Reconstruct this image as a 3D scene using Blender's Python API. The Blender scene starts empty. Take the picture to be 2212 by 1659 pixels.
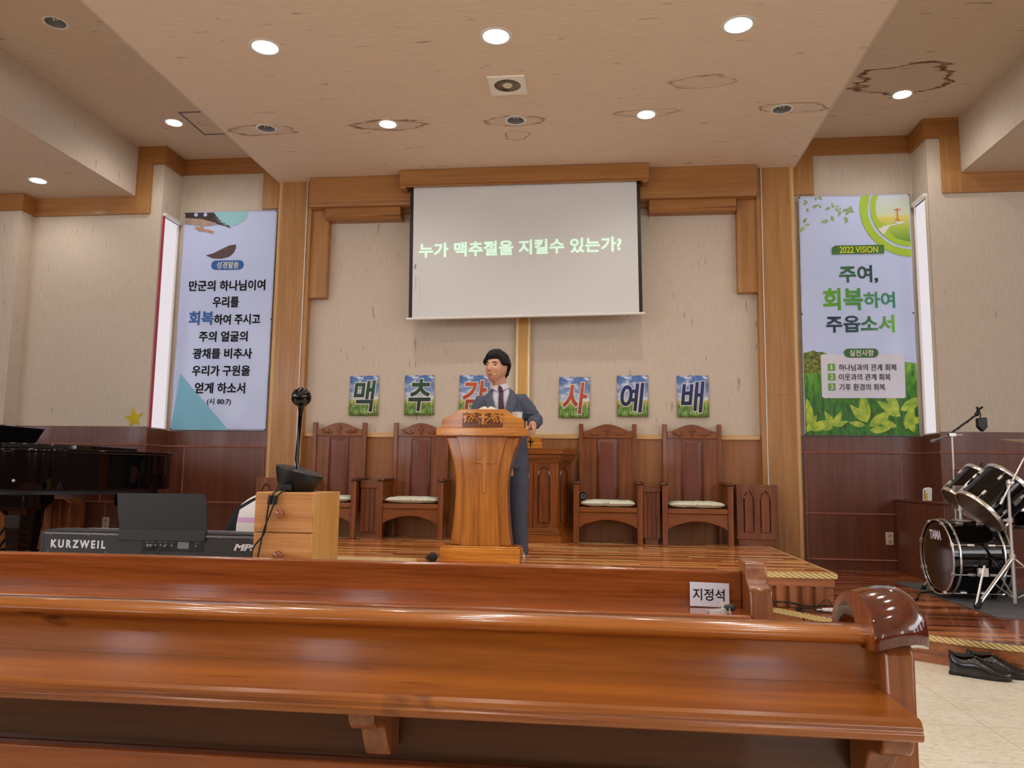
import bpy, bmesh, math, random
from mathutils import Vector, Matrix, noise

sc = bpy.context.scene
col = sc.collection
rnd = random.Random(7)
PI = math.pi
R = math.radians

# ------------------------------------------------------------------ camera
def place_camera():
    yaw, pitch, roll = R(6.507), R(6.732), R(-0.774)
    cy, sy, cp, sp = math.cos(yaw), math.sin(yaw), math.cos(pitch), math.sin(pitch)
    right = Vector((cy, sy, 0)); fwd = Vector((-sy * cp, cy * cp, sp)); up = right.cross(fwd)
    r2 = right * math.cos(roll) - up * math.sin(roll)
    u2 = up * math.cos(roll) + right * math.sin(roll)
    cd = bpy.data.cameras.new('camera'); cd.sensor_width = 36; cd.lens = 36 * 1690 / 2212
    cd.clip_start = .02; cd.clip_end = 100
    c = bpy.data.objects.new('camera', cd); col.objects.link(c)
    m = Matrix((r2, u2, -fwd)).transposed().to_4x4(); m.translation = (0.79, 0, 1.02)
    c.matrix_world = m
    sc.camera = c
place_camera()

# ------------------------------------------------------------------ world, exposure
sc.view_settings.view_transform = 'Standard'
sc.view_settings.look = 'None'
sc.view_settings.gamma = 1
sc.view_settings.use_curve_mapping = False
sc.view_settings.exposure = 0.07
w = bpy.data.worlds.new('world'); sc.world = w; w.use_nodes = True
w.node_tree.nodes['Background'].inputs[0].default_value = (.96, 1.0, 1.08, 1)
w.node_tree.nodes['Background'].inputs[1].default_value = 5.6
sc.cycles.adaptive_threshold = 0.03; sc.cycles.max_bounces = 8; sc.cycles.diffuse_bounces = 4; sc.cycles.glossy_bounces = 4
SPOT_W = 33          # watts of one lit downlight
NAVE_W = 24          # unseen lamps over the pews, added for fill light
WINDOW_E = .8       # daylight in the two slit windows

# ------------------------------------------------------------------ materials
def lin(r, g, b):
    f = lambda c: (c / 255 / 12.92) if c / 255 <= .04045 else ((c / 255 + .055) / 1.055) ** 2.4
    return (f(r), f(g), f(b), 1)

class NT:
    def __init__(s, name, rough=.5, metal=0, coat=0, spec=.5):
        s.m = bpy.data.materials.new(name); s.m.use_nodes = True
        s.t = s.m.node_tree; s.b = s.t.nodes['Principled BSDF']
        s.b.inputs['Roughness'].default_value = rough; s.b.inputs['Metallic'].default_value = metal
        s.b.inputs['Coat Weight'].default_value = coat; s.b.inputs['Coat Roughness'].default_value = .08
        s.b.inputs['Specular IOR Level'].default_value = spec
    def n(s, typ, **kw):
        nd = s.t.nodes.new(typ)
        for k, v in kw.items():
            if k.startswith('_'): setattr(nd, k[1:], v)
            else:
                key = int(k[1:]) if k[0] == 'i' and k[1:].isdigit() else k.replace('__', ' ')
                if isinstance(v, bpy.types.NodeSocket): s.t.links.new(v, nd.inputs[key])
                else: nd.inputs[key].default_value = v
        return nd
    def math(s, op, a, b=0.0, clamp=False):
        return s.n('ShaderNodeMath', _operation=op, _use_clamp=clamp, i0=a, i1=b).outputs[0]
    def obj(s): return s.n('ShaderNodeTexCoord').outputs['Object']
    def mapping(s, scale=(1, 1, 1), loc=(0, 0, 0), vec=None):
        return s.n('ShaderNodeMapping', Vector=vec or s.obj(), Scale=scale, Location=loc).outputs[0]
    def noise(s, vec, scale=1, detail=4, rough=.55, dist=0):
        return s.n('ShaderNodeTexNoise', Vector=vec, Scale=scale, Detail=detail, Roughness=rough, Distortion=dist).outputs[0]
    def ramp(s, fac, stops, interp='LINEAR'):
        r = s.n('ShaderNodeValToRGB', Fac=fac); cr = r.color_ramp; cr.interpolation = interp
        while len(cr.elements) < len(stops): cr.elements.new(.5)
        for e, (p, c) in zip(cr.elements, stops): e.position = p; e.color = c
        return r.outputs[0]
    def mix(s, fac, a, b, blend='MIX'):
        nd = s.t.nodes.new('ShaderNodeMix'); nd.data_type = 'RGBA'; nd.blend_type = blend
        for key, v in ((0, fac), (6, a), (7, b)):
            if isinstance(v, bpy.types.NodeSocket): s.t.links.new(v, nd.inputs[key])
            else: nd.inputs[key].default_value = v
        return nd.outputs[2]
    def color(s, c):
        if isinstance(c, bpy.types.NodeSocket): s.t.links.new(c, s.b.inputs['Base Color'])
        else: s.b.inputs['Base Color'].default_value = c
    def bump(s, h, strength=.2, dist=.01):
        b = s.n('ShaderNodeBump', Height=h, Strength=strength, Distance=dist)
        s.t.links.new(b.outputs[0], s.b.inputs['Normal'])

def plain(name, rgb, rough=.5, metal=0, coat=0, spec=.5, vary=0):
    t = NT(name, rough, metal, coat, spec); c = lin(*rgb)
    if vary:
        f = t.noise(t.mapping((9, 9, 9)), 1, 3)
        d = tuple(x * (1 - vary) for x in c[:3]) + (1,); e = tuple(min(1, x * (1 + vary)) for x in c[:3]) + (1,)
        t.color(t.ramp(f, [(.3, d), (.7, e)]))
    else: t.color(c)
    return t.m

def wood(name, dark, light, axis='x', s=1.0, rough=.38, coat=.25, blot=.25, fine=1.0, knots=False):
    t = NT(name, rough, 0, coat)
    sc3 = {'x': (1.1 * s, 26 * s, 26 * s), 'y': (26 * s, 1.1 * s, 26 * s), 'z': (26 * s, 26 * s, 1.1 * s)}[axis]
    big = {'x': (.6 * s, 5 * s, 5 * s), 'y': (5 * s, .6 * s, 5 * s), 'z': (5 * s, 5 * s, .6 * s)}[axis]
    g = t.noise(t.mapping(sc3), 1, 7, .62, .5)
    b = t.noise(t.mapping(big, (3, 1, 2)), 1, 3, .5, .8)
    fac = t.math('ADD', t.math('MULTIPLY', g, 1 - blot), t.math('MULTIPLY', b, blot))
    f2 = t.noise(t.mapping(tuple(v * 4.5 for v in sc3), (1, 5, 2)), 1, 3, .6)
    fac = t.math('ADD', fac, t.math('MULTIPLY', t.math('SUBTRACT', f2, .5), .32))
    c = t.ramp(fac, [(.34, lin(*dark)), (.66, lin(*light))])
    if knots:
        kn = t.noise(t.mapping((3.2, 16, 16), (2, 0, 7)), 1, 3, .5, .6)
        c = t.mix(t.ramp(kn, [(.66, (0, 0, 0, 1)), (.74, (.75, .75, .75, 1))]), c, lin(62, 24, 12))
    t.color(c)
    t.bump(g, .06 * fine, .004)
    return t.m

def paper_wall(name, rgb, slub, axis='z', stains=None, streak=.12):
    t = NT(name, .85, 0, 0, .25); c = lin(*rgb)
    o = t.obj()
    S = (170, 170, 7) if axis == 'z' else (7, 170, 170)
    S2 = (22, 22, 4.5) if axis == 'z' else (4.5, 24, 22)
    weave = t.noise(t.mapping(S, (0, 0, 0), o), 1, 3, .6)
    lo = tuple(x * (1 - streak) for x in c[:3]) + (1,); hi = tuple(min(1, x * (1 + streak * .55)) for x in c[:3]) + (1,)
    base = t.ramp(weave, [(.3, lo), (.7, hi)])
    sl = t.noise(t.mapping(S2, (5, 2, 1), o), 1, 2, .5)
    m = t.ramp(sl, [(.70, (0, 0, 0, 1)), (.76, (1, 1, 1, 1))])
    out = t.mix(t.math('MULTIPLY', m, .5), base, lin(*slub))
    if stains:
        wob = t.noise(t.mapping((2.2, 9, 1), (0, 0, 0), o), 1, 4, .6)
        wob2 = t.noise(t.mapping((7, 30, 1), (4, 0, 0), o), 1, 3, .6)
        tot = None
        for (cx, cy, rx, ry, st, fill) in stains:
            v = t.n('ShaderNodeVectorMath', _operation='SUBTRACT', i0=o, i1=(cx, cy, 0)).outputs[0]
            v = t.n('ShaderNodeVectorMath', _operation='MULTIPLY', i0=v, i1=(1 / rx, 1 / ry, 0)).outputs[0]
            d = t.n('ShaderNodeVectorMath', _operation='LENGTH', i0=v).outputs['Value']
            d = t.math('ADD', d, t.math('MULTIPLY', t.math('SUBTRACT', wob, .5), 1.5))
            ring = t.math('SUBTRACT', 1, t.math('MULTIPLY', t.math('ABSOLUTE', t.math('SUBTRACT', d, .82)), 9), True)
            ring = t.math('MULTIPLY', ring, t.math('MULTIPLY', wob2, 2 * st), True)
            inn = t.math('MULTIPLY', t.math('LESS_THAN', d, .82), fill)
            a = t.math('MAXIMUM', ring, inn)
            tot = a if tot is None else t.math('MAXIMUM', tot, a)
        out = t.mix(tot, out, lin(112, 76, 44))
    t.color(out); t.bump(weave, .18, .002)
    return t.m

def planks(name, cols, w=.056, l=.75, rough=.22, coat=.3):
    t = NT(name, rough, 0, coat); o = t.obj()
    sep = t.n('ShaderNodeSeparateXYZ', Vector=o)
    row = t.math('FLOOR', t.math('DIVIDE', sep.outputs[1], w))
    off = t.n('ShaderNodeTexWhiteNoise', _noise_dimensions='1D', W=row).outputs[0]
    cell = t.math('FLOOR', t.math('ADD', t.math('DIVIDE', sep.outputs[0], l), t.math('MULTIPLY', off, 5)))
    cv = t.n('ShaderNodeCombineXYZ', X=cell, Y=row).outputs[0]
    r = t.n('ShaderNodeTexWhiteNoise', _noise_dimensions='2D', Vector=cv).outputs[0]
    g = t.noise(t.mapping((1.5, 40, 1), (0, 0, 0), o), 1, 4, .6)
    fac = t.math('ADD', t.math('MULTIPLY', r, .8), t.math('MULTIPLY', g, .26))
    n = len(cols) - 1
    t.color(t.ramp(fac, [(.12 + .76 * i / n, lin(*c)) for i, c in enumerate(cols)]))
    return t.m

def vinyl(name):
    t = NT(name, .32, 0, .1); o = t.obj()
    sep = t.n('ShaderNodeSeparateXYZ', Vector=o)
    def line(ch, off):
        f = t.math('FRACT', t.math('DIVIDE', t.math('SUBTRACT', sep.outputs[ch], off), .453))
        d = t.math('MINIMUM', f, t.math('SUBTRACT', 1, f))
        return t.math('LESS_THAN', d, .0035)
    ln = t.math('MAXIMUM', line(0, 1.5 - .453 * 4), line(1, 3.19 - .453 * 8))
    rot = t.n('ShaderNodeMapping', Vector=o, Rotation=(0, 0, R(28)), Scale=(18, 60, 1)).outputs[0]
    v = t.noise(rot, 1, 3, .6, 1.2)
    vein = t.ramp(v, [(.40, (0, 0, 0, 1)), (.445, (1, 1, 1, 1)), (.49, (0, 0, 0, 1))])
    bl = t.noise(t.mapping((3, 3, 3)), 1, 3)
    base = t.ramp(bl, [(.3, lin(240, 232, 206)), (.7, lin(248, 242, 222))])
    c = t.mix(t.math('MULTIPLY', vein, .5), base, lin(168, 136, 98))
    t.color(t.mix(t.math('MULTIPLY', ln, .6), c, lin(110, 90, 62)))
    return t.m

def emit(name, rgb, e, base=(255, 255, 255)):
    t = NT(name, .6); t.color(lin(*base)); t.b.inputs['Emission Color'].default_value = lin(*rgb)
    t.b.inputs['Emission Strength'].default_value = e
    return t.m

def grad(name, stops, axis=0, lo=0, hi=1, rough=.5):
    t = NT(name, rough); sep = t.n('ShaderNodeSeparateXYZ', Vector=t.obj())
    f = t.math('DIVIDE', t.math('SUBTRACT', sep.outputs[axis], lo), hi - lo, True)
    t.color(t.ramp(f, [(p, lin(*c)) for p, c in stops]))
    return t.m

STAINS_C = [(-2.38, 6.79, .36, .13, .7, .10), (-1.16, 6.77, .36, .12, .9, .12), (0.0, 6.80, .33, .11, .7, .08), (0.0, 7.10, .13, .12, .6, .04),
            (1.62, 6.22, .30, .13, .55, .05), (2.46, 6.75, .34, .11, .7, .08), (1.2, 6.73, .3, .08, .5, .06)]
STAINS_R = [(3.48, 6.95, .46, .34, 1.25, .12)]
M = {}
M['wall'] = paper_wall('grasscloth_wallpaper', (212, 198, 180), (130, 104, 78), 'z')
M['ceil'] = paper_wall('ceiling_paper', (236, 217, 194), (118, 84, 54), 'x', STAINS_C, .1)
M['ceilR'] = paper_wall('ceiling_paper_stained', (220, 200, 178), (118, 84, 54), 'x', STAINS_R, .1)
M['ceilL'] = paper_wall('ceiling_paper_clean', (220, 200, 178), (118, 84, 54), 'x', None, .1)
M['honeyx'] = wood('honey_veneer_across', (150, 98, 46), (176, 122, 66), 'x', .8, .42, .1)
M['honeyz'] = wood('honey_veneer_upright', (158, 108, 54), (186, 136, 80), 'z', .8, .42, .1)
M['pale'] = wood('pale_beech_strip', (196, 152, 92), (224, 186, 128), 'x', 1, .4, .15)
M['palez'] = wood('pale_beech_upright', (196, 150, 90), (220, 180, 122), 'z', 1, .4, .15)
M['red'] = wood('red_brown_wainscot', (92, 48, 32), (118, 68, 48), 'z', .7, .34, .15)
M['redx'] = wood('red_brown_rail', (84, 40, 28), (110, 58, 44), 'x', .7, .34, .15)
M['dado'] = wood('brown_dado_veneer', (142, 88, 44), (164, 108, 58), 'z', .7, .45, .05)
M['chair'] = wood('chair_wood', (98, 46, 10), (148, 82, 28), 'z', 1, .3, .18)
M['chairx'] = wood('chair_wood_across', (100, 48, 10), (152, 86, 28), 'x', 1, .3, .18)
M['dark'] = wood('dark_polished_wood', (52, 20, 10), (84, 36, 20), 'y', 1, .16, .6)
M['leather'] = plain('brown_leather', (112, 56, 34), .38, 0, .15, vary=.08)
M['lect'] = wood('lectern_wood', (142, 80, 24), (200, 126, 48), 'z', 1, .24, .45)
M['lectx'] = wood('lectern_wood_across', (164, 96, 22), (226, 152, 58), 'x', 1, .22, .5)
M['pew'] = wood('varnished_pew_wood', (128, 66, 18), (188, 112, 38), 'x', .75, .2, .6, .45, 1.0, True)
M['pewd'] = wood('varnished_pew_front', (126, 62, 22), (174, 96, 44), 'x', 1.3, .2, .6, .3)
M['pewz'] = wood('varnished_pew_end', (112, 58, 22), (160, 92, 44), 'z', .9, .24, .5)
M['scroll'] = wood('dark_red_varnish', (70, 22, 8), (104, 42, 18), 'y', 1, .1, .9)
M['stage'] = planks('stage_planks', [(118, 50, 12), (206, 116, 50), (242, 164, 88), (255, 218, 156)])
M['plat'] = planks('platform_planks', [(84, 34, 14), (140, 70, 36), (168, 92, 50), (204, 132, 80)])
M['riser'] = wood('riser_wood', (134, 74, 34), (172, 104, 56), 'x', 1, .35, .2)
M['riserz'] = wood('riser_wood_upright', (122, 66, 32), (160, 96, 54), 'z', 1, .35, .2)
M['vinyl'] = vinyl('cream_vinyl_tile')
M['white'] = plain('white_paint', (232, 230, 224), .4)
M['cream'] = plain('cream_plastic', (226, 216, 190), .4)
M['black'] = plain('black_plastic', (16, 16, 17), .42)
M['blackg'] = plain('black_lacquer', (5, 5, 6), .04, 0, 0, .5)
M['gray'] = plain('charcoal_metal', (44, 44, 47), .5)
M['gray2'] = plain('mid_grey_metal', (120, 120, 124), .4, .3)
M['chrome'] = plain('chrome', (238, 236, 232), .22, .85)
M['chromer'] = plain('brushed_steel', (214, 212, 208), .34, .8)
M['rubber'] = plain('black_rubber', (20, 20, 20), .7)
M['cable'] = plain('black_cable', (18, 18, 18), .55)
M['drumhead'] = plain('dark_drum_head', (44, 30, 20), .12, 0, .4)
M['drumsmoke'] = plain('smoked_drum_head', (96, 78, 66), .3)
M['brass'] = plain('brass_cymbal', (170, 142, 92), .25, 1, vary=.1)
M['screen'] = plain('matte_screen_fabric', (222, 222, 220), .8, 0, 0, .2)
M['ink'] = plain('black_print', (10, 10, 13), .6, 0, 0, .15)
M['banner'] = plain('white_banner_vinyl', (200, 214, 252), .38, 0, .1)
M['glass'] = emit('window_daylight', (240, 232, 236), WINDOW_E, (90, 90, 92))
M['redframe'] = plain('pink_red_frame', (196, 60, 84), .45)
M['lampon'] = emit('lit_bulb', (255, 246, 232), 22)
M['lampref'] = plain('white_reflector', (246, 244, 238), .35)
M['lampoff'] = plain('grey_reflector', (150, 152, 156), .4, .2)
M['nglass'] = emit('hall_window_daylight', (225, 236, 255), 7.0)
M['bead'] = wood('highlit_red_brown_bead', (136, 84, 66), (166, 112, 92), 'x', 1, .25, .4)  # paler than the wainscot: the highlight along the beading is in the colour
M['crossw'] = wood('golden_cross_wood', (196, 146, 76), (224, 180, 106), 'z', .8, .3, .4)
M['crossm'] = plain('pale_gold_moulding', (240, 212, 150), .25, 0, .5)
M['pewlow'] = wood('shade_darkened_board', (70, 38, 14), (98, 56, 24), 'x', 1, .3, .3)  # shade under the book ledge is put into this board's colour
M['projected'] = emit('projected_letters', (176, 250, 214), .62, (214, 206, 194))
M['rug'] = plain('dark_grey_carpet', (92, 92, 94), .95, vary=.25)
M['gold'] = plain('gold_edging', (206, 176, 104), .38, .45, vary=.15)
M['skin'] = plain('skin', (214, 160, 132), .45, vary=.05)
def hair_mat():
    t = NT('black_hair', .6, 0, 0, .3); g = t.noise(t.mapping((90, 90, 26)), 1, 4, .6, 1.0)
    t.color(t.ramp(g, [(.3, lin(10, 8, 8)), (.7, lin(34, 29, 27))])); t.bump(g, .8, .006)
    return t.m
M['hair'] = hair_mat()
M['suit'] = plain('blue_grey_suit', (78, 84, 100), .8, vary=.12)
M['trouser'] = plain('blue_grey_trouser', (72, 78, 94), .8, vary=.12)
M['shirt'] = plain('pale_lilac_shirt', (214, 208, 222), .7)
M['tie'] = plain('purple_tie', (48, 18, 48), .5, vary=.4)
M['paper'] = plain('white_paper', (222, 222, 236), .6)
M['cup'] = plain('white_cup', (232, 230, 226), .4)
M['page'] = plain('cream_page', (232, 222, 200), .7)
M['shoe'] = plain('black_shoe_leather', (16, 17, 20), .2, 0, .5)
M['sole'] = plain('shoe_sole', (22, 20, 20), .6)
M['chest'] = wood('orange_drawer_wood', (174, 112, 56), (216, 156, 96), 'x', 1, .42, .1)
M['chestz'] = wood('yellow_drawer_side', (184, 132, 66), (216, 170, 104), 'z', 1, .42, .1)
M['knob'] = wood('red_brown_knob', (120, 58, 30), (160, 88, 52), 'x', 1, .25, .4)
M['board'] = wood('light_table_top', (196, 164, 112), (218, 190, 142), 'x', 1, .4, .1)
M['star'] = plain('yellow_felt', (206, 182, 30), .9, vary=.08)
M['socket'] = plain('ivory_socket', (214, 200, 172), .4)

# ------------------------------------------------------------------ mesh builder
def wmat(o):
    m = Matrix.Identity(4)
    while o is not None:
        m = o.matrix_basis @ m; o = o.parent
    return m

def axis_m(origin, direction, up=(0, 0, 1)):
    z = Vector(direction).normalized(); u = Vector(up)
    if abs(z.dot(u)) > .98: u = Vector((0, 1, 0))
    x = u.cross(z).normalized(); y = z.cross(x)
    m = Matrix((x, y, z)).transposed().to_4x4(); m.translation = origin
    return m

class MB:
    def __init__(s): s.bm = bmesh.new()
    def _add(s, vs, fs, M_=None):
        vv = [s.bm.verts.new(M_ @ Vector(v) if M_ else v) for v in vs]
        for f in fs:
            try: s.bm.faces.new([vv[i] for i in f])
            except ValueError: pass
        return s
    def box(s, x0, x1, y0, y1, z0, z1, M_=None):
        vs = [(x, y, z) for z in (z0, z1) for y in (y0, y1) for x in (x0, x1)]
        return s._add(vs, [(0, 2, 3, 1), (4, 5, 7, 6), (0, 1, 5, 4), (2, 6, 7, 3), (0, 4, 6, 2), (1, 3, 7, 5)], M_)
    def prism(s, poly, axis, a, b, M_=None):
        f = {'x': lambda p, t: (t, p[0], p[1]), 'y': lambda p, t: (p[0], t, p[1]), 'z': lambda p, t: (p[0], p[1], t)}[axis]
        n = len(poly)
        vs = [f(p, a) for p in poly] + [f(p, b) for p in poly]
        fs = [tuple(range(n)), tuple(range(2 * n - 1, n - 1, -1))] + [(i, n + i, n + (i + 1) % n, (i + 1) % n) for i in range(n)]
        return s._add(vs, fs, M_)
    def lathe(s, prof, M_=None, n=32, ang=2 * PI):
        full = abs(ang - 2 * PI) < 1e-6
        k = n if full else n + 1
        vs = [(r * math.cos(ang * i / n), r * math.sin(ang * i / n), z) for (r, z) in prof for i in range(k)]
        fs = []
        for j in range(len(prof) - 1):
            for i in range(n):
                i2 = (i + 1) % k
                fs.append((j * k + i, j * k + i2, (j + 1) * k + i2, (j + 1) * k + i))
        s._add(vs, fs, M_)
        return s
    def cyl(s, p0, p1, r0, r1=None, n=20):  # out of view, added to keep low light off the near pew
        p0 = Vector(p0); p1 = Vector(p1); r1 = r0 if r1 is None else r1
        L = (p1 - p0).length
        return s.lathe([(1e-5, 0), (r0, 0), (r1, L), (1e-5, L)], axis_m(p0, p1 - p0), n)
    def sphere(s, c, r, n=20, m=12, M_=None):
        r = (r, r, r) if not hasattr(r, '__len__') else r
        T = Matrix.Translation(c) @ (M_ or Matrix.Identity(4)) @ Matrix.Diagonal((*r, 1))
        return s.lathe([(max(1e-4, math.sin(PI * j / m)), -math.cos(PI * j / m)) for j in range(m + 1)], T, n)
    def tube(s, pts, r, n=8, closed=False, flat=None):
        pts = [Vector(p) for p in pts]; N = len(pts)
        rs = r if hasattr(r, '__len__') else [r] * N
        prev = None; rings = []
        for i, p in enumerate(pts):
            a = pts[i - 1] if (i or closed) else p
            b = pts[(i + 1) % N] if (i < N - 1 or closed) else p
            t = (b - a).normalized()
            if prev is None:
                u = Vector((0, 0, 1)) if abs(t.z) < .9 else Vector((1, 0, 0))
                u = (u - t * u.dot(t)).normalized()
            else:
                u = (prev - t * prev.dot(t)).normalized()
            prev = u; v = t.cross(u)
            rings.append([p + (u * math.cos(2 * PI * k / n) + v * math.sin(2 * PI * k / n)) * rs[i] for k in range(n)])
        vs = [q for ring in rings for q in ring]; fs = []
        for i in range(N if closed else N - 1):
            j = (i + 1) % N
            for k in range(n):
                k2 = (k + 1) % n
                fs.append((i * n + k, i * n + k2, j * n + k2, j * n + k))
        if not closed:
            fs += [tuple(range(n))[::-1], tuple((N - 1) * n + k for k in range(n))]
        return s._add(vs, fs)
    def loft(s, rings, caps=True):
        n = len(rings[0]); vs = [p for r in rings for p in r]; fs = []
        for i in range(len(rings) - 1):
            for k in range(n):
                k2 = (k + 1) % n
                fs.append((i * n + k, i * n + k2, (i + 1) * n + k2, (i + 1) * n + k))
        if caps: fs += [tuple(range(n))[::-1], tuple((len(rings) - 1) * n + k for k in range(n))]
        return s._add(vs, fs)
    def grid(s, f, nu, nv):
        vs = [f(i / nu, j / nv) for j in range(nv + 1) for i in range(nu + 1)]
        fs = [(j * (nu + 1) + i, j * (nu + 1) + i + 1, (j + 1) * (nu + 1) + i + 1, (j + 1) * (nu + 1) + i) for j in range(nv) for i in range(nu)]
        return s._add(vs, fs)
    def ngon(s, pts): return s._add(pts, [tuple(range(len(pts)))])
    def mesh(s, me, M_=None, fn=None):
        vs = [(M_ @ v.co) if M_ else v.co.copy() for v in me.vertices]
        if fn: vs = [fn(v) for v in vs]
        return s._add(vs, [tuple(p.vertices) for p in me.polygons])
    def xform(s, M_): s.bm.transform(M_); return s
    def build(s, name, mat, parent=None, bevel=0, ang=35, solid=0, sub=0, recalc=True, seg=2):
        bm = s.bm
        bmesh.ops.remove_doubles(bm, verts=bm.verts, dist=2e-5)
        if recalc: bmesh.ops.recalc_face_normals(bm, faces=bm.faces)
        if parent is not None: bm.transform(wmat(parent).inverted())
        me = bpy.data.meshes.new(name); bm.to_mesh(me); bm.free()
        if mat is not None: me.materials.append(mat)
        me.shade_smooth(); me.set_sharp_from_angle(angle=R(ang))
        o = bpy.data.objects.new(name, me); col.objects.link(o)
        if parent is not None: o.parent = parent
        if solid: md = o.modifiers.new('solid', 'SOLIDIFY'); md.thickness = solid; md.offset = 0
        if bevel:
            md = o.modifiers.new('bevel', 'BEVEL'); md.width = bevel; md.segments = seg; md.limit_method = 'ANGLE'; md.angle_limit = R(40)
        if sub: md = o.modifiers.new('sub', 'SUBSURF'); md.levels = sub; md.render_levels = sub
        return o

def tag(o, label=None, cat=None, group=None, kind=None):
    if label: o['label'] = label
    if cat: o['category'] = cat
    if group: o['group'] = group
    if kind: o['kind'] = kind
    return o
def thing(name, label, cat, loc=(0, 0, 0), rz=0, group=None):
    o = bpy.data.objects.new(name, None); col.objects.link(o); o.empty_display_size = .1
    o.location = loc; o.rotation_euler = (0, 0, rz)
    return tag(o, label, cat, group)
def struct(mb, name, mat, parent=None, **kw):
    o = mb.build(name, mat, parent, **kw)
    if parent is None: o['kind'] = 'structure'
    return o
def dup(src, loc, rz, label, group=None):
    r = src.copy(); col.objects.link(r); r.location = loc; r.rotation_euler = (0, 0, rz); r['label'] = label
    if group: r['group'] = group
    for ch in list(src.children):
        c = ch.copy(); col.objects.link(c); c.parent = r
        for g in list(ch.children):
            d = g.copy(); col.objects.link(d); d.parent = c
    return r
def lerp(a, b, t): return a + (b - a) * t
def smooth(pts, k=6):
    """Catmull-Rom through points"""
    P = [Vector(p) for p in pts]; P = [P[0] * 2 - P[1]] + P + [P[-1] * 2 - P[-2]]; out = []
    for i in range(1, len(P) - 2):
        for j in range(k):
            t = j / k; a, b, c, d = P[i - 1], P[i], P[i + 1], P[i + 2]
            out.append(.5 * ((2 * b) + (c - a) * t + (2 * a - 5 * b + 4 * c - d) * t * t + (3 * b - a - 3 * c + d) * t ** 3))
    return out + [P[-2]]
_txt = {}
def text_me(body, off=0.0, shear=0.0, ext=.02, sp=1.0):
    k = (body, off, shear, ext, sp)
    if k not in _txt:
        c = bpy.data.curves.new('t', 'FONT'); c.body = body; c.size = 1; c.offset = off; c.shear = shear; c.extrude = ext; c.resolution_u = 4; c.space_character = sp
        o = bpy.data.objects.new('t', c); col.objects.link(o)
        dg = bpy.context.evaluated_depsgraph_get(); dg.update()
        _txt[k] = bpy.data.meshes.new_from_object(o.evaluated_get(dg))
        bpy.data.objects.remove(o); bpy.data.curves.remove(c)
    return _txt[k]
def text(body, box, y, off=0.0, shear=0.0, thick=.002, sp=1.0, yo=None, ref=None):
    """letters filling box (x0,z0,x1,z1) on a plane facing -Y"""
    me = text_me(body, off, shear, .02, sp); rf = text_me(body, ref, shear, .02, sp) if ref is not None else me
    xs = [v.co.x for v in rf.vertices]; ys = [v.co.y for v in rf.vertices]
    a, b, c, d = min(xs), max(xs), min(ys), max(ys)
    x0, z0, x1, z1 = box
    def fn(v):
        X = lerp(x0, x1, (v.x - a) / (b - a)); Z = lerp(z0, z1, (v.y - c) / (d - c))
        return Vector((X, y - (v.z / .02) * thick + (yo(X, Z) if yo else 0), Z))
    return MB().mesh(me, fn=fn)

# ------------------------------------------------------------------ setting
ZC, ZB, ZL, ZP, ZS = 4.255, 4.572, 4.01, .15, .38      # centre / raised / side ceilings, platform, stage
Y0 = -7.0
struct(MB().box(-8, 8, Y0, 8.4, -.12, 0), 'floor', M['vinyl'])
EDGE = [(1.80, 5.90), (1.951, 5.664), (2.062, 5.53), (2.18, 5.36), (2.314, 5.20), (2.59, 4.885), (2.712, 4.785), (2.824, 4.705), (2.937, 4.645), (3.045, 4.60), (3.4, 4.54), (4.4, 4.5), (7.6, 4.5)]
def platform(sg, side):
    e = [(sg * x, y) for x, y in EDGE]
    poly = e + [(sg * 7.6, 8.3), (sg * 1.80, 8.3)]
    o = struct(MB().prism(poly, 'z', 0.001, ZP - .002), 'platform_riser_' + side, M['riser'])
    struct(MB().prism(poly, 'z', ZP - .002, ZP), 'floor_platform_' + side, M['plat'])
    b = MB(); n = len(e)
    def band(z0, z1, out):
        vs = []
        for i, (x, y) in enumerate(e):
            a = Vector(e[max(0, i - 1)]); c = Vector(e[min(n - 1, i + 1)]); t = (c - a).normalized()
            nrm = Vector((t.y, -t.x)) * sg
            vs.append((Vector((x, y)), nrm))
        rings = []
        for p, nr in vs:
            q = p + nr * out; q2 = p - nr * .012
            rings.append([(q.x, q.y, z0), (q.x, q.y, z1), (q2.x, q2.y, z1), (q2.x, q2.y, z0)])
        b.loft(rings)
    band(ZP - .026, ZP + .004, .012)
    struct(b, 'trim_platform_edge_' + side, M['goldpat'])
    b = MB()
    band(.058, .066, .006); band(.050, .054, .006)
    struct(b, 'trim_platform_groove_' + side, M['riserz'])
def gold_pattern():
    t = NT('gold_guilloche', .36, .4); o = t.obj()
    sep = t.n('ShaderNodeSeparateXYZ', Vector=o)
    s = t.math('ADD', sep.outputs[0], t.math('MULTIPLY', sep.outputs[1], -.6))
    wv = t.math('SINE', t.math('ADD', t.math('MULTIPLY', s, 150), t.math('MULTIPLY', sep.outputs[2], 320)))
    t.color(t.ramp(t.math('ADD', t.math('MULTIPLY', wv, .5), .5), [(.2, lin(184, 154, 92)), (.8, lin(230, 208, 150))]))
    t.bump(wv, .25, .003)
    return t.m
M['goldpat'] = gold_pattern()
platform(1, 'right'); platform(-1, 'left')

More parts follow.
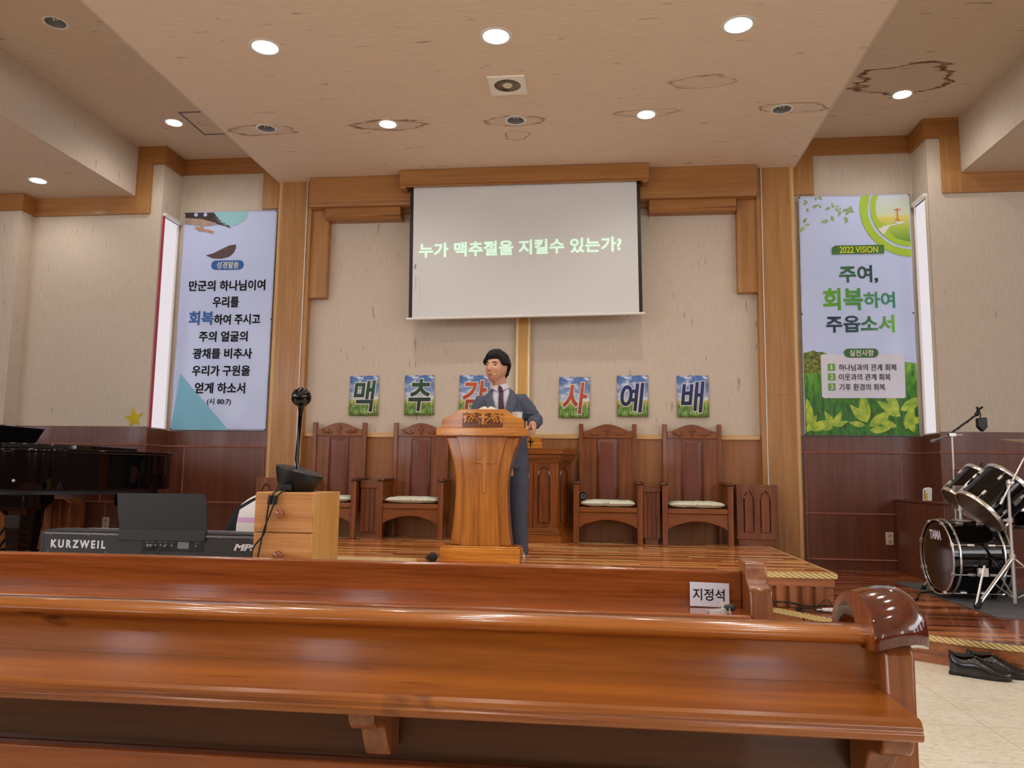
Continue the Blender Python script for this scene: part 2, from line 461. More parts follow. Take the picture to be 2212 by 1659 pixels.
SX, SY = 2.395, 5.72
stage = struct(MB().box(-SX + .012, SX - .012, SY + .015, 8.3, 0.001, ZS - .012), 'stage_box', M['riser'])
b = MB()
x = -SX + .05
while x < SX - .03:
    b.lathe([(1e-5, 0), (.042, 0), (.042, .147 + ZP - ZP), (1e-5, .147)], Matrix.Translation((x, SY + .02, ZP + .003)), 12); x += .0875
struct(b, 'trim_stage_ribs', M['riserz'])
struct(MB().box(-SX, SX, SY, 8.3, ZS - .012, ZS), 'floor_stage', M['stage'])
struct(MB().box(-SX + .006, SX - .006, SY - .006, SY + .03, ZS - .078, ZS - .03).box(-SX + .006, SX - .006, SY - .012, SY + .03, ZS - .086, ZS - .078), 'trim_stage_fascia', M['riser'])
struct(MB().box(-SX - .012, SX + .012, SY - .014, SY + .012, ZS - .03, ZS + .004), 'trim_stage_front_edge', M['goldpat'])
struct(MB().box(SX - .004, SX + .014, SY, 8.08, ZS - .016, ZS + .004).box(-SX - .014, -SX + .004, SY, 8.08, ZS - .016, ZS + .004), 'trim_stage_side_edges', M['pale'])

# ceilings with real recesses for the fittings
def holed(name, x0, x1, y0, y1, z, mat, round_holes, squares=()):
    o = MB().box(x0, x1, y0, y1, z, z + .14).build(name, mat)
    cut = MB()
    for (cx, cy, r) in round_holes: cut.lathe([(1e-5, -.1), (r, -.1), (r, .3), (1e-5, .3)], Matrix.Translation((cx, cy, z)), 40)
    for (cx, cy, h) in squares: cut.box(cx - h, cx + h, cy - h, cy + h, z - .1, z + .3)
    k = cut.build('cutter', None)
    md = o.modifiers.new('b', 'BOOLEAN'); md.object = k; md.operation = 'DIFFERENCE'; md.solver = 'EXACT'
    dg = bpy.context.evaluated_depsgraph_get(); dg.update()
    me = bpy.data.meshes.new_from_object(o.evaluated_get(dg))
    o.modifiers.clear(); o.data = me
    me.shade_flat()
    bpy.data.objects.remove(k)
    o['kind'] = 'structure'
    return o
FRONT = [(-1.76, 5.39), (0.02, 5.40), (1.77, 5.41)]
SECOND_ON = [(-1.175, 6.76), (1.196, 6.765)]
SECOND_OFF = [(-2.35, 6.755), (.017, 6.785), (2.373, 6.766)]
NAVE = [(x, y) for y in (3.95, 2.5, 1.0, -.6) for x in (-1.76, .02, 1.77)]  # rows out of view, added to light the hall and gloss the pews
holed('ceiling', -2.78, 2.78, Y0, 8.14, ZC, M['ceil'],
      [(x, y, .098) for x, y in FRONT + NAVE] + [(x, y, .078) for x, y in SECOND_ON + SECOND_OFF], [(.02, 6.127, .118)])
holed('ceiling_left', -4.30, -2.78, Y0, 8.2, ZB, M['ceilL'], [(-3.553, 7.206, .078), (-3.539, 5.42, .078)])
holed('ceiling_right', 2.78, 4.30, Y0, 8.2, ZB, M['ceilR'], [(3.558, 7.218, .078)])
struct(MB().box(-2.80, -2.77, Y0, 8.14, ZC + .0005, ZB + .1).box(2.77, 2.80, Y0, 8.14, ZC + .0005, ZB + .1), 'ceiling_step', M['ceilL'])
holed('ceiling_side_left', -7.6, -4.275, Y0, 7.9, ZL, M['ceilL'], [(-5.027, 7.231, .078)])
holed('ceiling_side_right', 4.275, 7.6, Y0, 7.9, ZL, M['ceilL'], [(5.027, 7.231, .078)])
struct(MB().box(-4.30, -4.27, Y0, 7.8, ZL - .0005, ZB + .1), 'wall_beam_left', M['wall'])
struct(MB().box(4.27, 4.30, Y0, 7.8, ZL - .0005, ZB + .1), 'wall_beam_right', M['wall'])

# walls
YW = 8.20
struct(MB().box(-2.45, 2.45, YW, YW + .12, ZS, 4.4), 'wall_back', M['wall'])
struct(MB().box(-2.40, 2.40, YW - .016, YW, ZS, 1.42), 'wall_dado', M['dado'])
struct(MB().box(-2.40, 2.40, YW - .034, YW, 1.415, 1.468), 'trim_dado_rail', M['pale'], bevel=.008)
WH = 1.465
for sg, sd in ((-1, 'left'), (1, 'right')):
    X = lambda a, b: (min(sg * a, sg * b), max(sg * a, sg * b))
    q = X(2.70, 4.10); struct(MB().box(*q, 8.15, 8.27, ZP, ZB + .05), 'wall_bay_' + sd, M['wall'])
    q = X(3.97, 4.10)
    b = MB().box(*q, 7.77, 7.815, ZP, ZB + .05).box(*q, 8.135, 8.15, ZP, ZB + .05).box(*q, 7.815, 8.135, 3.80, ZB + .05).box(*q, 7.815, 8.135, ZP, 1.47)
    struct(b, 'wall_return_' + sd, M['wall'])
    q = X(4.10, 5.47) if sg < 0 else X(4.10, 7.6)
    struct(MB().box(*q, 7.77, 7.9, ZP, ZB + .05), 'wall_front_' + sd, M['wall'])
    if sg < 0:
        struct(MB().box(-7.6, -5.47, 7.585, 7.9, ZP, ZL + .3), 'wall_outer_left', M['wall'])
        struct(MB().box(-7.6, -5.455, 7.569, 7.60, ZP, 1.49), 'wall_wainscot_outer_left', M['red'])
        struct(MB().box(-7.6, -5.44, 7.556, 7.586, 3.82, 4.005).box(-5.471, -5.44, 7.586, 7.74, 3.82, 4.005), 'trim_12', M['honeyx'])
    struct(MB().box(*X(7.6, 7.7), Y0, 7.9, 0, 2.75).box(*X(7.6, 7.7), 3.0, 7.9, 2.75, ZL + .1), 'wall_side_' + sd, M['wall'])  # unseen; open top shaped to admit sky light, closed near stage for shade
    struct(MB().box(*X(7.585, 7.6), Y0, 7.5, 0, 1.48), 'wall_wainscot_side_' + sd, M['red'])
    for k, yy in enumerate((-5.0, -2.6, -.2, 2.2, 4.6)):
        struct(MB().box(*X(7.59, 7.6), yy - .17, yy + .17, 1.5, 2.7), 'window_%d' % ((20 if sg < 0 else 30) + k), M['nglass'])
    # wainscot
    q = X(2.78, 3.97); struct(MB().box(*q, 8.135, 8.15, ZP, WH), 'wall_wainscot_bay_' + sd, M['red'])
    q = X(3.955, 3.97); struct(MB().box(*q, 7.757, 8.14, ZP, WH + .012), 'wall_wainscot_return_' + sd, M['red'])
    q = X(3.96, 5.47) if sg < 0 else X(3.96, 7.6)
    struct(MB().box(*q, 7.755, 7.77, ZP, 1.49), 'wall_wainscot_front_' + sd, M['red'])
    b = MB()
    for z in (1.297, .697, .253):
        b.tube([(sg * 2.80, 8.134, z), (sg * 3.95, 8.134, z)], .009, 8)
        b.tube([(sg * 3.97, 7.754, z), (sg * (5.45 if sg < 0 else 7.5), 7.754, z)], .009, 8)
        b.tube([(sg * 3.954, 8.134, z), (sg * 3.954, 7.754, z)], .009, 8)
    b.tube([(sg * 2.822, 8.134, .253), (sg * 2.822, 8.134, 1.297)], .008, 8)
    b.tube([(sg * 3.738, 8.134, .697), (sg * 3.738, 8.134, 1.297)], .008, 8)
    for xx in (4.43,):
        b.tube([(sg * xx, 7.754, .697), (sg * xx, 7.754, 1.297)], .008, 8)
    b.tube([(sg * 4.36, 7.754, .253), (sg * 4.36, 7.754, .697)], .008, 8)
    struct(b, 'trim_wainscot_beading_' + sd, M['bead'])
    # honey trim that steps round the bay
    i = 1 if sg < 0 else 2
    struct(MB().box(*X(2.78, 3.97), 8.12, 8.15, 4.391, ZB - .001), 'trim_%d' % (10 * i + 1), M['honeyx'])
    struct(MB().box(*X(2.78, 2.99), 8.121, 8.15, 3.965, 4.391), 'trim_%d' % (10 * i + 2), M['honeyz'])
    struct(MB().box(*X(3.94, 3.971), 7.7702, 8.12, 4.372, ZB - .001), 'trim_%d' % (10 * i + 3), M['honeyx'])
    struct(MB().box(*X(3.94, 4.268), 7.74, 7.77, 4.372, ZB - .001), 'trim_%d' % (10 * i + 4), M['honeyx'])
    struct(MB().box(*X(4.095, 4.268), 7.74, 7.77, 3.81, 4.372), 'trim_%d' % (10 * i + 5), M['honeyz'])
    struct(MB().box(*X(4.268, 5.46 if sg < 0 else 7.6), 7.74, 7.77, 3.81, ZL - .001), 'trim_%d' % (10 * i + 6), M['honeyx'])
    # slit window in the return wall
    wd = MB().box(*X(3.985, 3.993), 7.815, 8.135, 1.47, 3.80).build('window_%d' % i, M['glass'])
    wd['kind'] = 'structure'
    fr = MB()
    q = X(3.957, 3.984)
    fr.box(*q, 7.802, 7.832, 1.478, 3.799)
    MB().box(*X(3.962, 3.984), 8.118, 8.1345, 1.478, 3.80).box(*X(3.962, 3.984), 7.832, 8.118, 1.478, 1.49).box(*X(3.93, 3.984), 7.80, 8.1345, 3.80, 3.83).build('window_sill', M['white'], wd)
    fr.build('window_frame', M['redframe'] if sg < 0 else M['cream'], wd)
    # panelled pillar
    xi, xo = 2.40, 2.78
    pl = struct(MB().box(*X(xi + .055, xo - .03), 8.085, 8.26, ZP, ZC), 'pillar_panel_' + sd, M['honeyz'])
    struct(MB().box(*X(xi, xi + .045), 8.095, 8.26, ZS, ZC), 'trim_pillar_inner_' + sd, M['honeyz'])
    struct(MB().box(*X(xi + .046, xi + .054), 8.082, 8.11, ZS, ZC), 'trim_pillar_line_' + sd, M['white'])
    struct(MB().cyl((sg * (xo - .022), 8.10, ZP), (sg * (xo - .022), 8.10, ZC), .024, n=20).box(*X(xo - .022, xo + .002), 8.10, 8.2, ZP, ZC), 'trim_pillar_roll_' + sd, M['palez'])
    struct(MB().box(*X(xi + .05, xo - .04), 8.0835, 8.09, 1.868, 1.871), 'trim_pillar_joint_' + sd, M['dado'])

# rear wall of the hall; the side walls are left open above 2.75 m, a gap added for sky light
struct(MB().box(-7.7, 7.7, Y0 - .1, Y0, 0, 4.7), 'wall_rear', M['wall'])
struct(MB().box(-7.6, 7.6, Y0, Y0 + .015, 0, 1.48), 'wall_wainscot_rear', M['red'])
for k, xx in enumerate((-5.2, -2.6, 2.6, 5.2)):
    struct(MB().box(xx - .3, xx + .3, Y0, Y0 + .01, 1.5, 2.7), 'window_%d' % (40 + k), M['nglass'])

# beam, legs and pelmet over the stage
prof = [(8.22, 3.92), (8.22, ZC - .002), (7.98, ZC - .002), (7.98, 3.975), (7.995, 3.958), (8.0, 3.925), (8.03, 3.92)]
struct(MB().prism(prof, 'x', -2.385, 2.385), 'trim_beam', M['honeyx'], bevel=.004)
for sg, nm in ((-1, 'left'), (1, 'right')):
    X = lambda a, b: (min(sg * a, sg * b), max(sg * a, sg * b))
    struct(MB().box(*X(2.20, 2.405), 8.12, YW + .01, 2.935, 3.93), 'trim_beam_leg_' + nm, M['honeyz'], bevel=.006)
    q = (-2.225, -1.375) if sg < 0 else (1.295, 2.19)
    struct(MB().box(*q, 8.05, YW + .01, 3.825, 3.93).prism([(8.05, 3.825), (8.075, 3.795), (YW, 3.795), (YW, 3.825)], 'x', *q), 'trim_beam_fillet_' + nm, M['honeyx'], bevel=.004)
    q = (-1.375, -1.1) if sg < 0 else (1.1, 1.295)
    struct(MB().box(*q, 8.13, YW + .01, 3.885, 3.93), 'trim_beam_gap_' + nm, M['honeyx'])

# ------------------------------------------------------------------ projection screen
sr = thing('projection_screen', 'large pull-down projection screen hanging in front of the beam, showing pale green Korean words', 'screen', (-.015, 7.92, 4.08))
b = MB().box(-1.342, 1.285, 7.84, 7.978, 4.085, ZC - .004)
b.box(-1.335, 1.278, 7.846, 7.872, 4.066, 4.085)
for sx in (-1, 1):
    xx = -.0285 + sx * 1.275
    b.box(xx - .028, xx + .028, 7.85, 7.975, 4.046, 4.085)
b.build('pelmet', M['honeyx'], sr, bevel=.005)
tilt = Matrix.Translation((-.01, 0, 3.37)) @ Matrix.Rotation(R(-.85), 4, 'Y') @ Matrix.Translation((.01, 0, -3.37))
MB().box(-1.188, 1.170, 7.905, 7.9065, 2.675, 4.12).xform(tilt).build('screen_fabric', M['screen'], sr)
MB().box(-1.225, -1.188, 7.904, 7.9065, 2.675, 4.12).xform(tilt).build('black_border', M['black'], sr)
MB().box(1.170, 1.205, 7.904, 7.9065, 2.675, 4.12).xform(tilt).build('black_border', M['black'], sr)
MB().cyl((-1.25, 7.905, 2.664), (1.225, 7.905, 2.664), .014).xform(tilt).build('bottom_bar', M['white'], sr)
text('누가 맥추절을 지킬수 있는가?', (-1.123, 3.318, 1.005, 3.478), 7.904, .027, 0, .0015).xform(tilt).build('projected_words', M['projected'], sr)
b = MB()
for (x0, z0, x1, z1) in ((-1.155, 2.98, -1.150, 3.12), (-1.17, 3.20, -1.15, 3.25), (-1.11, 2.82, -1.108, 3.1)):
    b.box(x0, x1, 7.9042, 7.9052, z0, z1)
b.xform(tilt).build('stain', plain('screen_stain', (150, 146, 140), .8), sr)

cr = thing('wall_cross', 'tall golden wooden cross on the back wall, mostly hidden behind the projection screen', 'cross', (-.028, 8.18, 1.47))
MB().box(-.075, .019, 8.15, YW, 1.468, 3.80).build('upright', M['crossw'], cr)
for xx in (-.090, .034):
    MB().cyl((xx, 8.155, 1.468), (xx, 8.155, 3.80), .0155, n=16).build('moulding', M['crossm'], cr)
MB().box(-.55, .49, 8.15, YW, 3.18, 3.30).build('crossbar', M['honeyx'], cr)

# ------------------------------------------------------------------ banners
def wav(x, z): return .0040 * math.sin(8 * x + 5 * z + 2 * math.sin(3 * z)) + .0020 * math.sin(17 * x - 11 * z)
BY = 8.108
def cloth(root, x0, x1, z0, z1, dx=0.0, mat='banner', name='cloth', y=BY, nu=44, nv=96):
    f = lambda u, v: (lerp(x0, x1, u) + dx * (1 - v), y + wav(lerp(x0, x1, u), lerp(z0, z1, v)), lerp(z0, z1, v))
    return MB().grid(f, nu, nv).build(name, M[mat], root, solid=.0012, recalc=False)
def patch(poly, k=1, name='print', mat=None, root=None, y=BY):
    b = MB(); off = .0012 + .0026 * k
    for p in (poly if isinstance(poly[0][0], (tuple, list)) else [poly]):
        b.ngon([(x, y - off + wav(x, z), z) for x, z in p])
    bmesh.ops.triangulate(b.bm, faces=b.bm.faces)
    for _ in range(5):
        ed = [e for e in b.bm.edges if e.calc_length() > .045]
        if not ed: break
        bmesh.ops.subdivide_edges(b.bm, edges=ed, cuts=1)
        bmesh.ops.triangulate(b.bm, faces=b.bm.faces)
    for v in b.bm.verts: v.co.y = y - off + wav(v.co.x, v.co.z)
    for f in b.bm.faces:
        f.normal_update()
        if f.normal.y > 0: f.normal_flip()
    return b.build(name, mat, root, recalc=False)
def arc(cx, cz, r, a0, a1, n=24, rx=1): return [(cx + r * rx * math.cos(R(lerp(a0, a1, i / n))), cz + r * math.sin(R(lerp(a0, a1, i / n)))) for i in range(n + 1)]
def pill(x0, z0, x1, z1):
    r = (z1 - z0) / 2
    return arc(x1 - r, z0 + r, r, -90, 90, 12) + arc(x0 + r, z0 + r, r, 90, 270, 12)
def btext(s, box, mat, root, off=0.0, k=1, y=BY): return text(s, box, y - .0014 - .0026 * k, off, 0, .0015, yo=wav).build('lettering', mat, root)
def pins(root, pts):
    for x, z in pts: MB().sphere((x, BY - .004, z), .008, 10, 6).build('pin', M['black'], root)

bl = thing('banner', 'tall white and pale blue scripture banner hung on the left bay wall beside the pillar', 'banner', (-3.345, BY, 1.475))
cloth(bl, -3.888, -2.80, 1.475, 3.94, -.012)
blue = plain('blue_print', (34, 96, 170), .5); cyan = plain('cyan_print', (128, 196, 222), .5); teal = plain('teal_print', (150, 208, 216), .5)
photo = plain('dark_photo_print', (58, 46, 44), .5, vary=.5); tan = plain('tan_photo_print', (176, 150, 136), .5, vary=.25)
patch([(-3.826, 2.10), (-3.23, 1.478), (-3.896, 1.478)], 1, 'corner_print', cyan, bl)
patch([(-3.884, 3.936), (-3.543, 3.932), (-3.46, 3.84), (-3.36, 3.775), (-3.33, 3.742), (-3.40, 3.768), (-3.52, 3.80), (-3.878, 3.862)], 1, 'photo_print', photo, bl)
patch([(-3.88, 3.87), (-3.70, 3.862), (-3.52, 3.81), (-3.49, 3.79), (-3.60, 3.775), (-3.88, 3.80)], 2, 'photo_print', tan, bl)
patch([(-3.543, 3.932)] + arc(-3.335, 3.935, .165, 182, 358, 20, 1.2), 1, 'quarter_print', teal, bl)
patch([(-3.758, 3.745), (-3.745, 3.775), (-3.70, 3.758), (-3.685, 3.785), (-3.655, 3.775), (-3.665, 3.748), (-3.53, 3.715), (-3.535, 3.685), (-3.675, 3.72), (-3.715, 3.71), (-3.71, 3.73)], 3, 'wooden_cross_print', plain('wood_print', (190, 150, 122), .5, vary=.2), bl)
for xx in (-3.755, -3.645): patch(arc(xx, 3.908, .022, 0, 345, 14), 3, 'dot_print', M['banner'], bl)
patch([(-3.61, 3.436), (-3.52, 3.46), (-3.42, 3.51), (-3.34, 3.545), (-3.265, 3.556), (-3.262, 3.52), (-3.285, 3.46), (-3.34, 3.415), (-3.43, 3.392), (-3.53, 3.40)], 1, 'hand_print', plain('brown_photo_print', (86, 66, 66), .5, vary=.35), bl)
patch(pill(-3.539, 3.266, -3.159, 3.374), 1, 'title_print', blue, bl)
btext('성경말씀', (-3.473, 3.281, -3.218, 3.360), M['white'], bl, .012, 2)
for s, bx in (('만군의 하나님이여', (-3.786, 3.025, -2.894, 3.147)), ('우리를', (-3.497, 2.837, -3.194, 2.963)), ('하여 주시고', (-3.468, 2.643, -2.932, 2.762)),
              ('주의 얼굴의', (-3.629, 2.452, -3.071, 2.571)), ('광채를 비추사', (-3.692, 2.261, -3.007, 2.380)), ('우리가 구원을', (-3.691, 2.071, -3.018, 2.189)), ('얻게 하소서', (-3.641, 1.877, -3.066, 2.0))):
    btext(s, bx, M['ink'], bl, .022)
btext('회복', (-3.762, 2.641, -3.474, 2.798), blue, bl, .028)
btext('(시 80:7)', (-3.492, 1.745, -3.221, 1.826), M['ink'], bl, .008)
pins(bl, [(-3.885, 3.93), (-2.81, 3.925), (-3.893, 1.485), (-2.815, 1.487), (-2.81, 2.70)])

br = thing('banner', 'tall white and green 2022 vision banner with leaves, hung on the right bay wall', 'banner', (3.37, BY, 1.467))
cloth(br, 2.830, 3.922, 1.467, 3.938, -.012)
gl = plain('lime_print', (172, 204, 52), .5); gd = plain('green_print', (66, 120, 40), .5)
def field_mat():
    t = NT('field_print', .45); o = t.obj(); sep = t.n('ShaderNodeSeparateXYZ', Vector=o)
    f = t.math('DIVIDE', t.math('SUBTRACT', sep.outputs[2], 0), .86, True)
    nz = t.noise(t.mapping((26, 26, 7)), 1, 4, .6, .6)
    c1 = t.ramp(f, [(0, lin(64, 128, 36)), (.35, lin(66, 120, 34)), (.62, lin(92, 150, 52)), (.9, lin(170, 204, 150)), (1, lin(212, 220, 226))])
    t.color(t.mix(.85, c1, t.ramp(nz, [(.34, lin(40, 92, 26)), (.62, lin(170, 206, 80))]), 'OVERLAY'))
    return t.m
patch([(2.826, 1.47), (3.908, 1.47), (3.912, 2.19), (3.6, 2.24), (3.3, 2.29), (2.828, 2.28)], 1, 'field_print', field_mat(), br)
def tree_mat():
    t = NT('tree_print', .5); nz = t.noise(t.mapping((38, 38, 38)), 1, 3)
    t.color(t.ramp(nz, [(.35, lin(50, 70, 24)), (.62, lin(140, 150, 48))])); return t.m
patch([(2.828, 2.09), (2.985, 2.10), (3.06, 2.13), (3.10, 2.22), (3.07, 2.28), (3.02, 2.31), (2.97, 2.305), (2.93, 2.325), (2.88, 2.31), (2.83, 2.30)], 2, 'tree_print', tree_mat(), br)
def leafp(cx, cz, L, a, wd=.36):
    d = Vector((math.cos(R(a)), math.sin(R(a)))); n = Vector((-d.y, d.x)); c = Vector((cx, cz)); o = []
    for i in range(9): t = i / 8; o.append(c + d * L * t + n * L * wd * math.sin(PI * t ** .8) * .5)
    for i in range(7, 0, -1): t = i / 8; o.append(c + d * L * t - n * L * wd * math.sin(PI * t ** .8) * .5)
    return [(p.x, p.y) for p in o]
def clampx(poly): return [(min(3.905, max(2.832, x)), max(1.475, z)) for x, z in poly]
lf = [clampx(leafp(*a)) for a in ((3.10, 1.56, .18, 120), (3.10, 1.56, .17, 62), (3.10, 1.56, .15, 20), (3.10, 1.56, .14, 160), (3.09, 1.55, .1, 200),
      (3.42, 1.60, .30, 98), (3.42, 1.60, .24, 132), (3.44, 1.56, .27, 36), (3.40, 1.57, .16, 170), (3.44, 1.52, .2, 5), (2.86, 1.56, .28, 92), (2.86, 1.52, .26, 22), (2.84, 1.50, .2, 60),
      (3.72, 1.70, .26, 118), (3.74, 1.66, .27, 145), (3.74, 1.72, .28, 30), (3.76, 1.60, .22, 10), (3.78, 1.53, .26, 70), (3.70, 1.56, .20, 165), (3.86, 1.50, .2, 110), (3.70, 1.90, .14, 60), (3.62, 1.52, .14, 100))]
lfm = NT('leaf_print', .42); lfm.color(lfm.ramp(lfm.noise(lfm.mapping((14, 14, 14)), 1, 3), [(.35, lin(122, 170, 36)), (.65, lin(196, 214, 66))]))
patch(lf, 2, 'leaf_print', lfm.m, br)
bt = []
for cx, cz, n, sp in ((3.02, 3.86, 9, .16), (3.25, 3.80, 9, .12), (3.33, 3.72, 6, .07), (2.88, 3.62, 5, .05), (3.10, 3.70, 6, .06)):
    for i in range(n): bt.append(clampx(leafp(min(3.38, max(2.85, cx + rnd.uniform(-sp, sp))), min(3.90, cz + rnd.uniform(-.06, .05)), rnd.uniform(.035, .07), rnd.uniform(0, 360), .5)))
patch(bt, 1, 'leaf_print', plain('soft_leaf_print', (150, 172, 118), .5, vary=.3), br)
C0 = (3.94, 3.79)
def ringp(r0, r1, a0=168, a1=267): return arc(C0[0], C0[1], r1, a0, a1, 30) + arc(C0[0], C0[1], r0, a1, a0, 30)
def clip(poly): return [(min(3.912, x), min(3.932, z)) for x, z in poly]
patch(clip([(3.912, 3.932)] + arc(C0[0], C0[1], .355, 158, 266, 30)), 1, 'scene_print', grad('scene_print', [(0, (92, 150, 60)), (.3, (170, 198, 70)), (.52, (226, 214, 110)), (.62, (214, 226, 196)), (1, (214, 226, 232))], 2, 1.96, 2.46), br)
patch(clip(ringp(.435, .51, 159, 268)), 2, 'ring_print', gl, br); patch(clip(ringp(.355, .405, 157, 267)), 2, 'ring_print', gl, br)
patch([(3.60, 3.58), (3.72, 3.605), (3.84, 3.625), (3.88, 3.64), (3.78, 3.655), (3.80, 3.668), (3.765, 3.665), (3.745, 3.65), (3.80, 3.635), (3.70, 3.612), (3.64, 3.60), (3.66, 3.52), (3.645, 3.52)], 3, 'path_print', M['white'], br)
orange = plain('orange_print', (222, 124, 70), .5)
patch([[(3.785, 3.67), (3.800, 3.67), (3.798, 3.788), (3.787, 3.788)], [(3.765, 3.655), (3.82, 3.655), (3.82, 3.663), (3.81, 3.668), (3.81, 3.674), (3.775, 3.674), (3.775, 3.668), (3.765, 3.663)], [(3.758, 3.770), (3.83, 3.770), (3.83, 3.778), (3.758, 3.778)]], 4, 'cross_print', orange, br)
patch([(3.14, 3.317), (3.651, 3.317), (3.651, 3.407), (3.17, 3.407), (3.14, 3.385)], 4, 'title_print', gd, br)
btext('2022 VISION', (3.213, 3.326, 3.588, 3.393), plain('yellow_print', (226, 226, 60), .5), br, .01, 5)
g1 = grad('dark_green_print', [(0, (52, 118, 72)), (.5, (34, 84, 66)), (1, (22, 50, 50))], 0, -.16, .22)
g2 = grad('green_fade_print', [(0, (104, 176, 42)), (.5, (70, 150, 60)), (1, (50, 140, 110))], 0, -.33, .36)
g3 = grad('navy_green_print', [(0, (16, 34, 60)), (.4, (26, 70, 80)), (.7, (60, 132, 60)), (1, (120, 190, 60))], 0, -.31, .35)
btext('주여,', (3.204, 3.011, 3.583, 3.199), g1, br, .026)
btext('회복', (3.037, 2.735, 3.425, 2.965), g2, br, .03); btext('하여', (3.434, 2.755, 3.737, 2.922), g2, br, .024)
btext('주옵', (3.061, 2.507, 3.388, 2.678), g3, br, .026); btext('소서', (3.393, 2.505, 3.722, 2.684), g3, br, .026)
def rrect(x0, z0, x1, z1, r): return arc(x1 - r, z0 + r, r, -90, 0, 6) + arc(x1 - r, z1 - r, r, 0, 90, 6) + arc(x0 + r, z1 - r, r, 90, 180, 6) + arc(x0 + r, z0 + r, r, 180, 270, 6)
patch(rrect(2.996, 1.841, 3.796, 2.285, .025), 3, 'card_print', plain('card_white_print', (222, 222, 238), .5), br)
patch(pill(3.221, 2.249, 3.551, 2.341), 4, 'title_print', plain('deep_green_print', (52, 110, 44), .5), br)
btext('실천사항', (3.275, 2.263, 3.506, 2.329), M['white'], br, .012, 5)
for i, (s, z0, z1, x1) in enumerate((('하나님과의 관계 회복', 2.116, 2.183, 3.721), ('이웃과의 관계 회복', 2.018, 2.086, 3.66), ('기후 환경의 회복', 1.917, 1.985, 3.603))):
    patch([(3.058, z0), (3.129, z0), (3.129, z1 + .004), (3.058, z1 + .004)], 4, 'number_print', plain('mid_green_print%d' % i, (110, 172, 66), .5), br)
    btext(str(i + 1), ((3.086, 3.080, 3.080)[i], z0 + .012, (3.100, 3.107, 3.107)[i], z1 - .008), M['white'], br, .012, 5)
    btext(s, (3.164, z0, x1, z1), M['ink'], br, .002, 4)
pins(br, [(2.836, 3.928), (3.914, 3.93), (2.826, 1.476), (3.902, 1.476), (2.825, 2.70), (3.905, 2.70)])

# ------------------------------------------------------------------ six paper signs
def sky_field():
    t = NT('sky_and_field_print', .5); o = t.obj(); sep = t.n('ShaderNodeSeparateXYZ', Vector=o)
    f = t.math('DIVIDE', sep.outputs[2], .43, True)
    sky = t.ramp(f, [(.36, lin(206, 214, 224)), (.62, lin(120, 154, 206)), (1, lin(64, 108, 178))])
    cl = t.noise(t.mapping((7, 7, 14)), 1, 4, .55)
    sky = t.mix(t.ramp(cl, [(.50, (0, 0, 0, 1)), (.62, (1, 1, 1, 1))]), sky, lin(228, 232, 238))
    gr = t.noise(t.mapping((60, 60, 14)), 1, 4, .6, .6)
    fld = t.ramp(gr, [(.32, lin(40, 84, 30)), (.5, lin(96, 140, 56)), (.68, lin(186, 206, 130))])
    fld = t.mix(t.ramp(f, [(.22, (0, 0, 0, 1)), (.40, (1, 1, 1, 1))]), fld, t.ramp(gr, [(.3, lin(150, 150, 50)), (.6, lin(214, 210, 110))]))
    edge = t.math('LESS_THAN', t.math('ADD', f, t.math('MULTIPLY', gr, -.12)), .34)
    t.color(t.mix(edge, sky, fld)); return t.m
M['sky'] = sky_field()
def signs():
    dk = grad('dark_green_letter', [(0, (20, 24, 30)), (1, (34, 82, 52))], 2, .05, .36)
    og = grad('orange_letter', [(0, (150, 52, 40)), (1, (206, 92, 46))], 2, .05, .36)
    nv = grad('navy_letter', [(0, (22, 24, 36)), (1, (28, 48, 120))], 2, .05, .36)
    S = [('맥', -1.752, 1.866, (-1.866, 1.690, -1.622, 2.031), dk, 'dark green', 'leftmost, above the first pulpit chair'),
         ('추', -1.143, 1.872, (-1.262, 1.698, -1.016, 2.046), dk, 'dark green', 'above the second pulpit chair'),
         ('감', -.547, 1.871, (-.671, 1.686, -.412, 2.030), og, 'orange', 'half hidden behind the standing man'),
         ('사', .516, 1.851, (.392, 1.676, .650, 2.010), og, 'orange', 'just right of the wall cross'),
         ('예', 1.120, 1.867, (.994, 1.693, 1.244, 2.005), nv, 'navy', 'above the gap between the right-hand pulpit chairs'),
         ('배', 1.735, 1.865, (1.611, 1.695, 1.856, 2.020), nv, 'navy', 'rightmost, nearest the right pillar')]
    for ch, cx, cz, bx, mt, cn, wh in S:
        r = thing('paper_sign', 'paper sign with a %s brush letter, %s' % (cn, wh), 'sign', (cx, 8.19, cz - .215), 0, 'paper letter signs on the back wall')
        tl = rnd.uniform(-.8, .8)
        T = Matrix.Translation((cx, 0, cz)) @ Matrix.Rotation(R(tl), 4, 'Y') @ Matrix.Translation((-cx, 0, -cz))
        cu = lambda u, v: (cx - .160 + .32 * u, 8.186 - .012 * (1 - v) ** 2 - .004 * math.sin(PI * u), cz - .215 + .43 * v)
        yo = lambda x, z: -.012 * (1 - (z - cz + .215) / .43) ** 2 - .004 * math.sin(PI * min(1, max(0, (x - cx + .16) / .32)))
        MB().grid(cu, 8, 12).xform(T).build('sheet', M['sky'], r, solid=.0015, recalc=False)
        text(ch, bx, 8.183, .046, .12, .001, yo=yo, ref=.022).xform(T).build('letter_outline', M['white'], r)
        text(ch, bx, 8.181, .022, .12, .001, yo=yo).xform(T).build('letter', mt, r)
        MB().sphere((cx + .005, 8.184, cz + .205), .006, 8, 6).build('pin', M['black'], r)
signs()

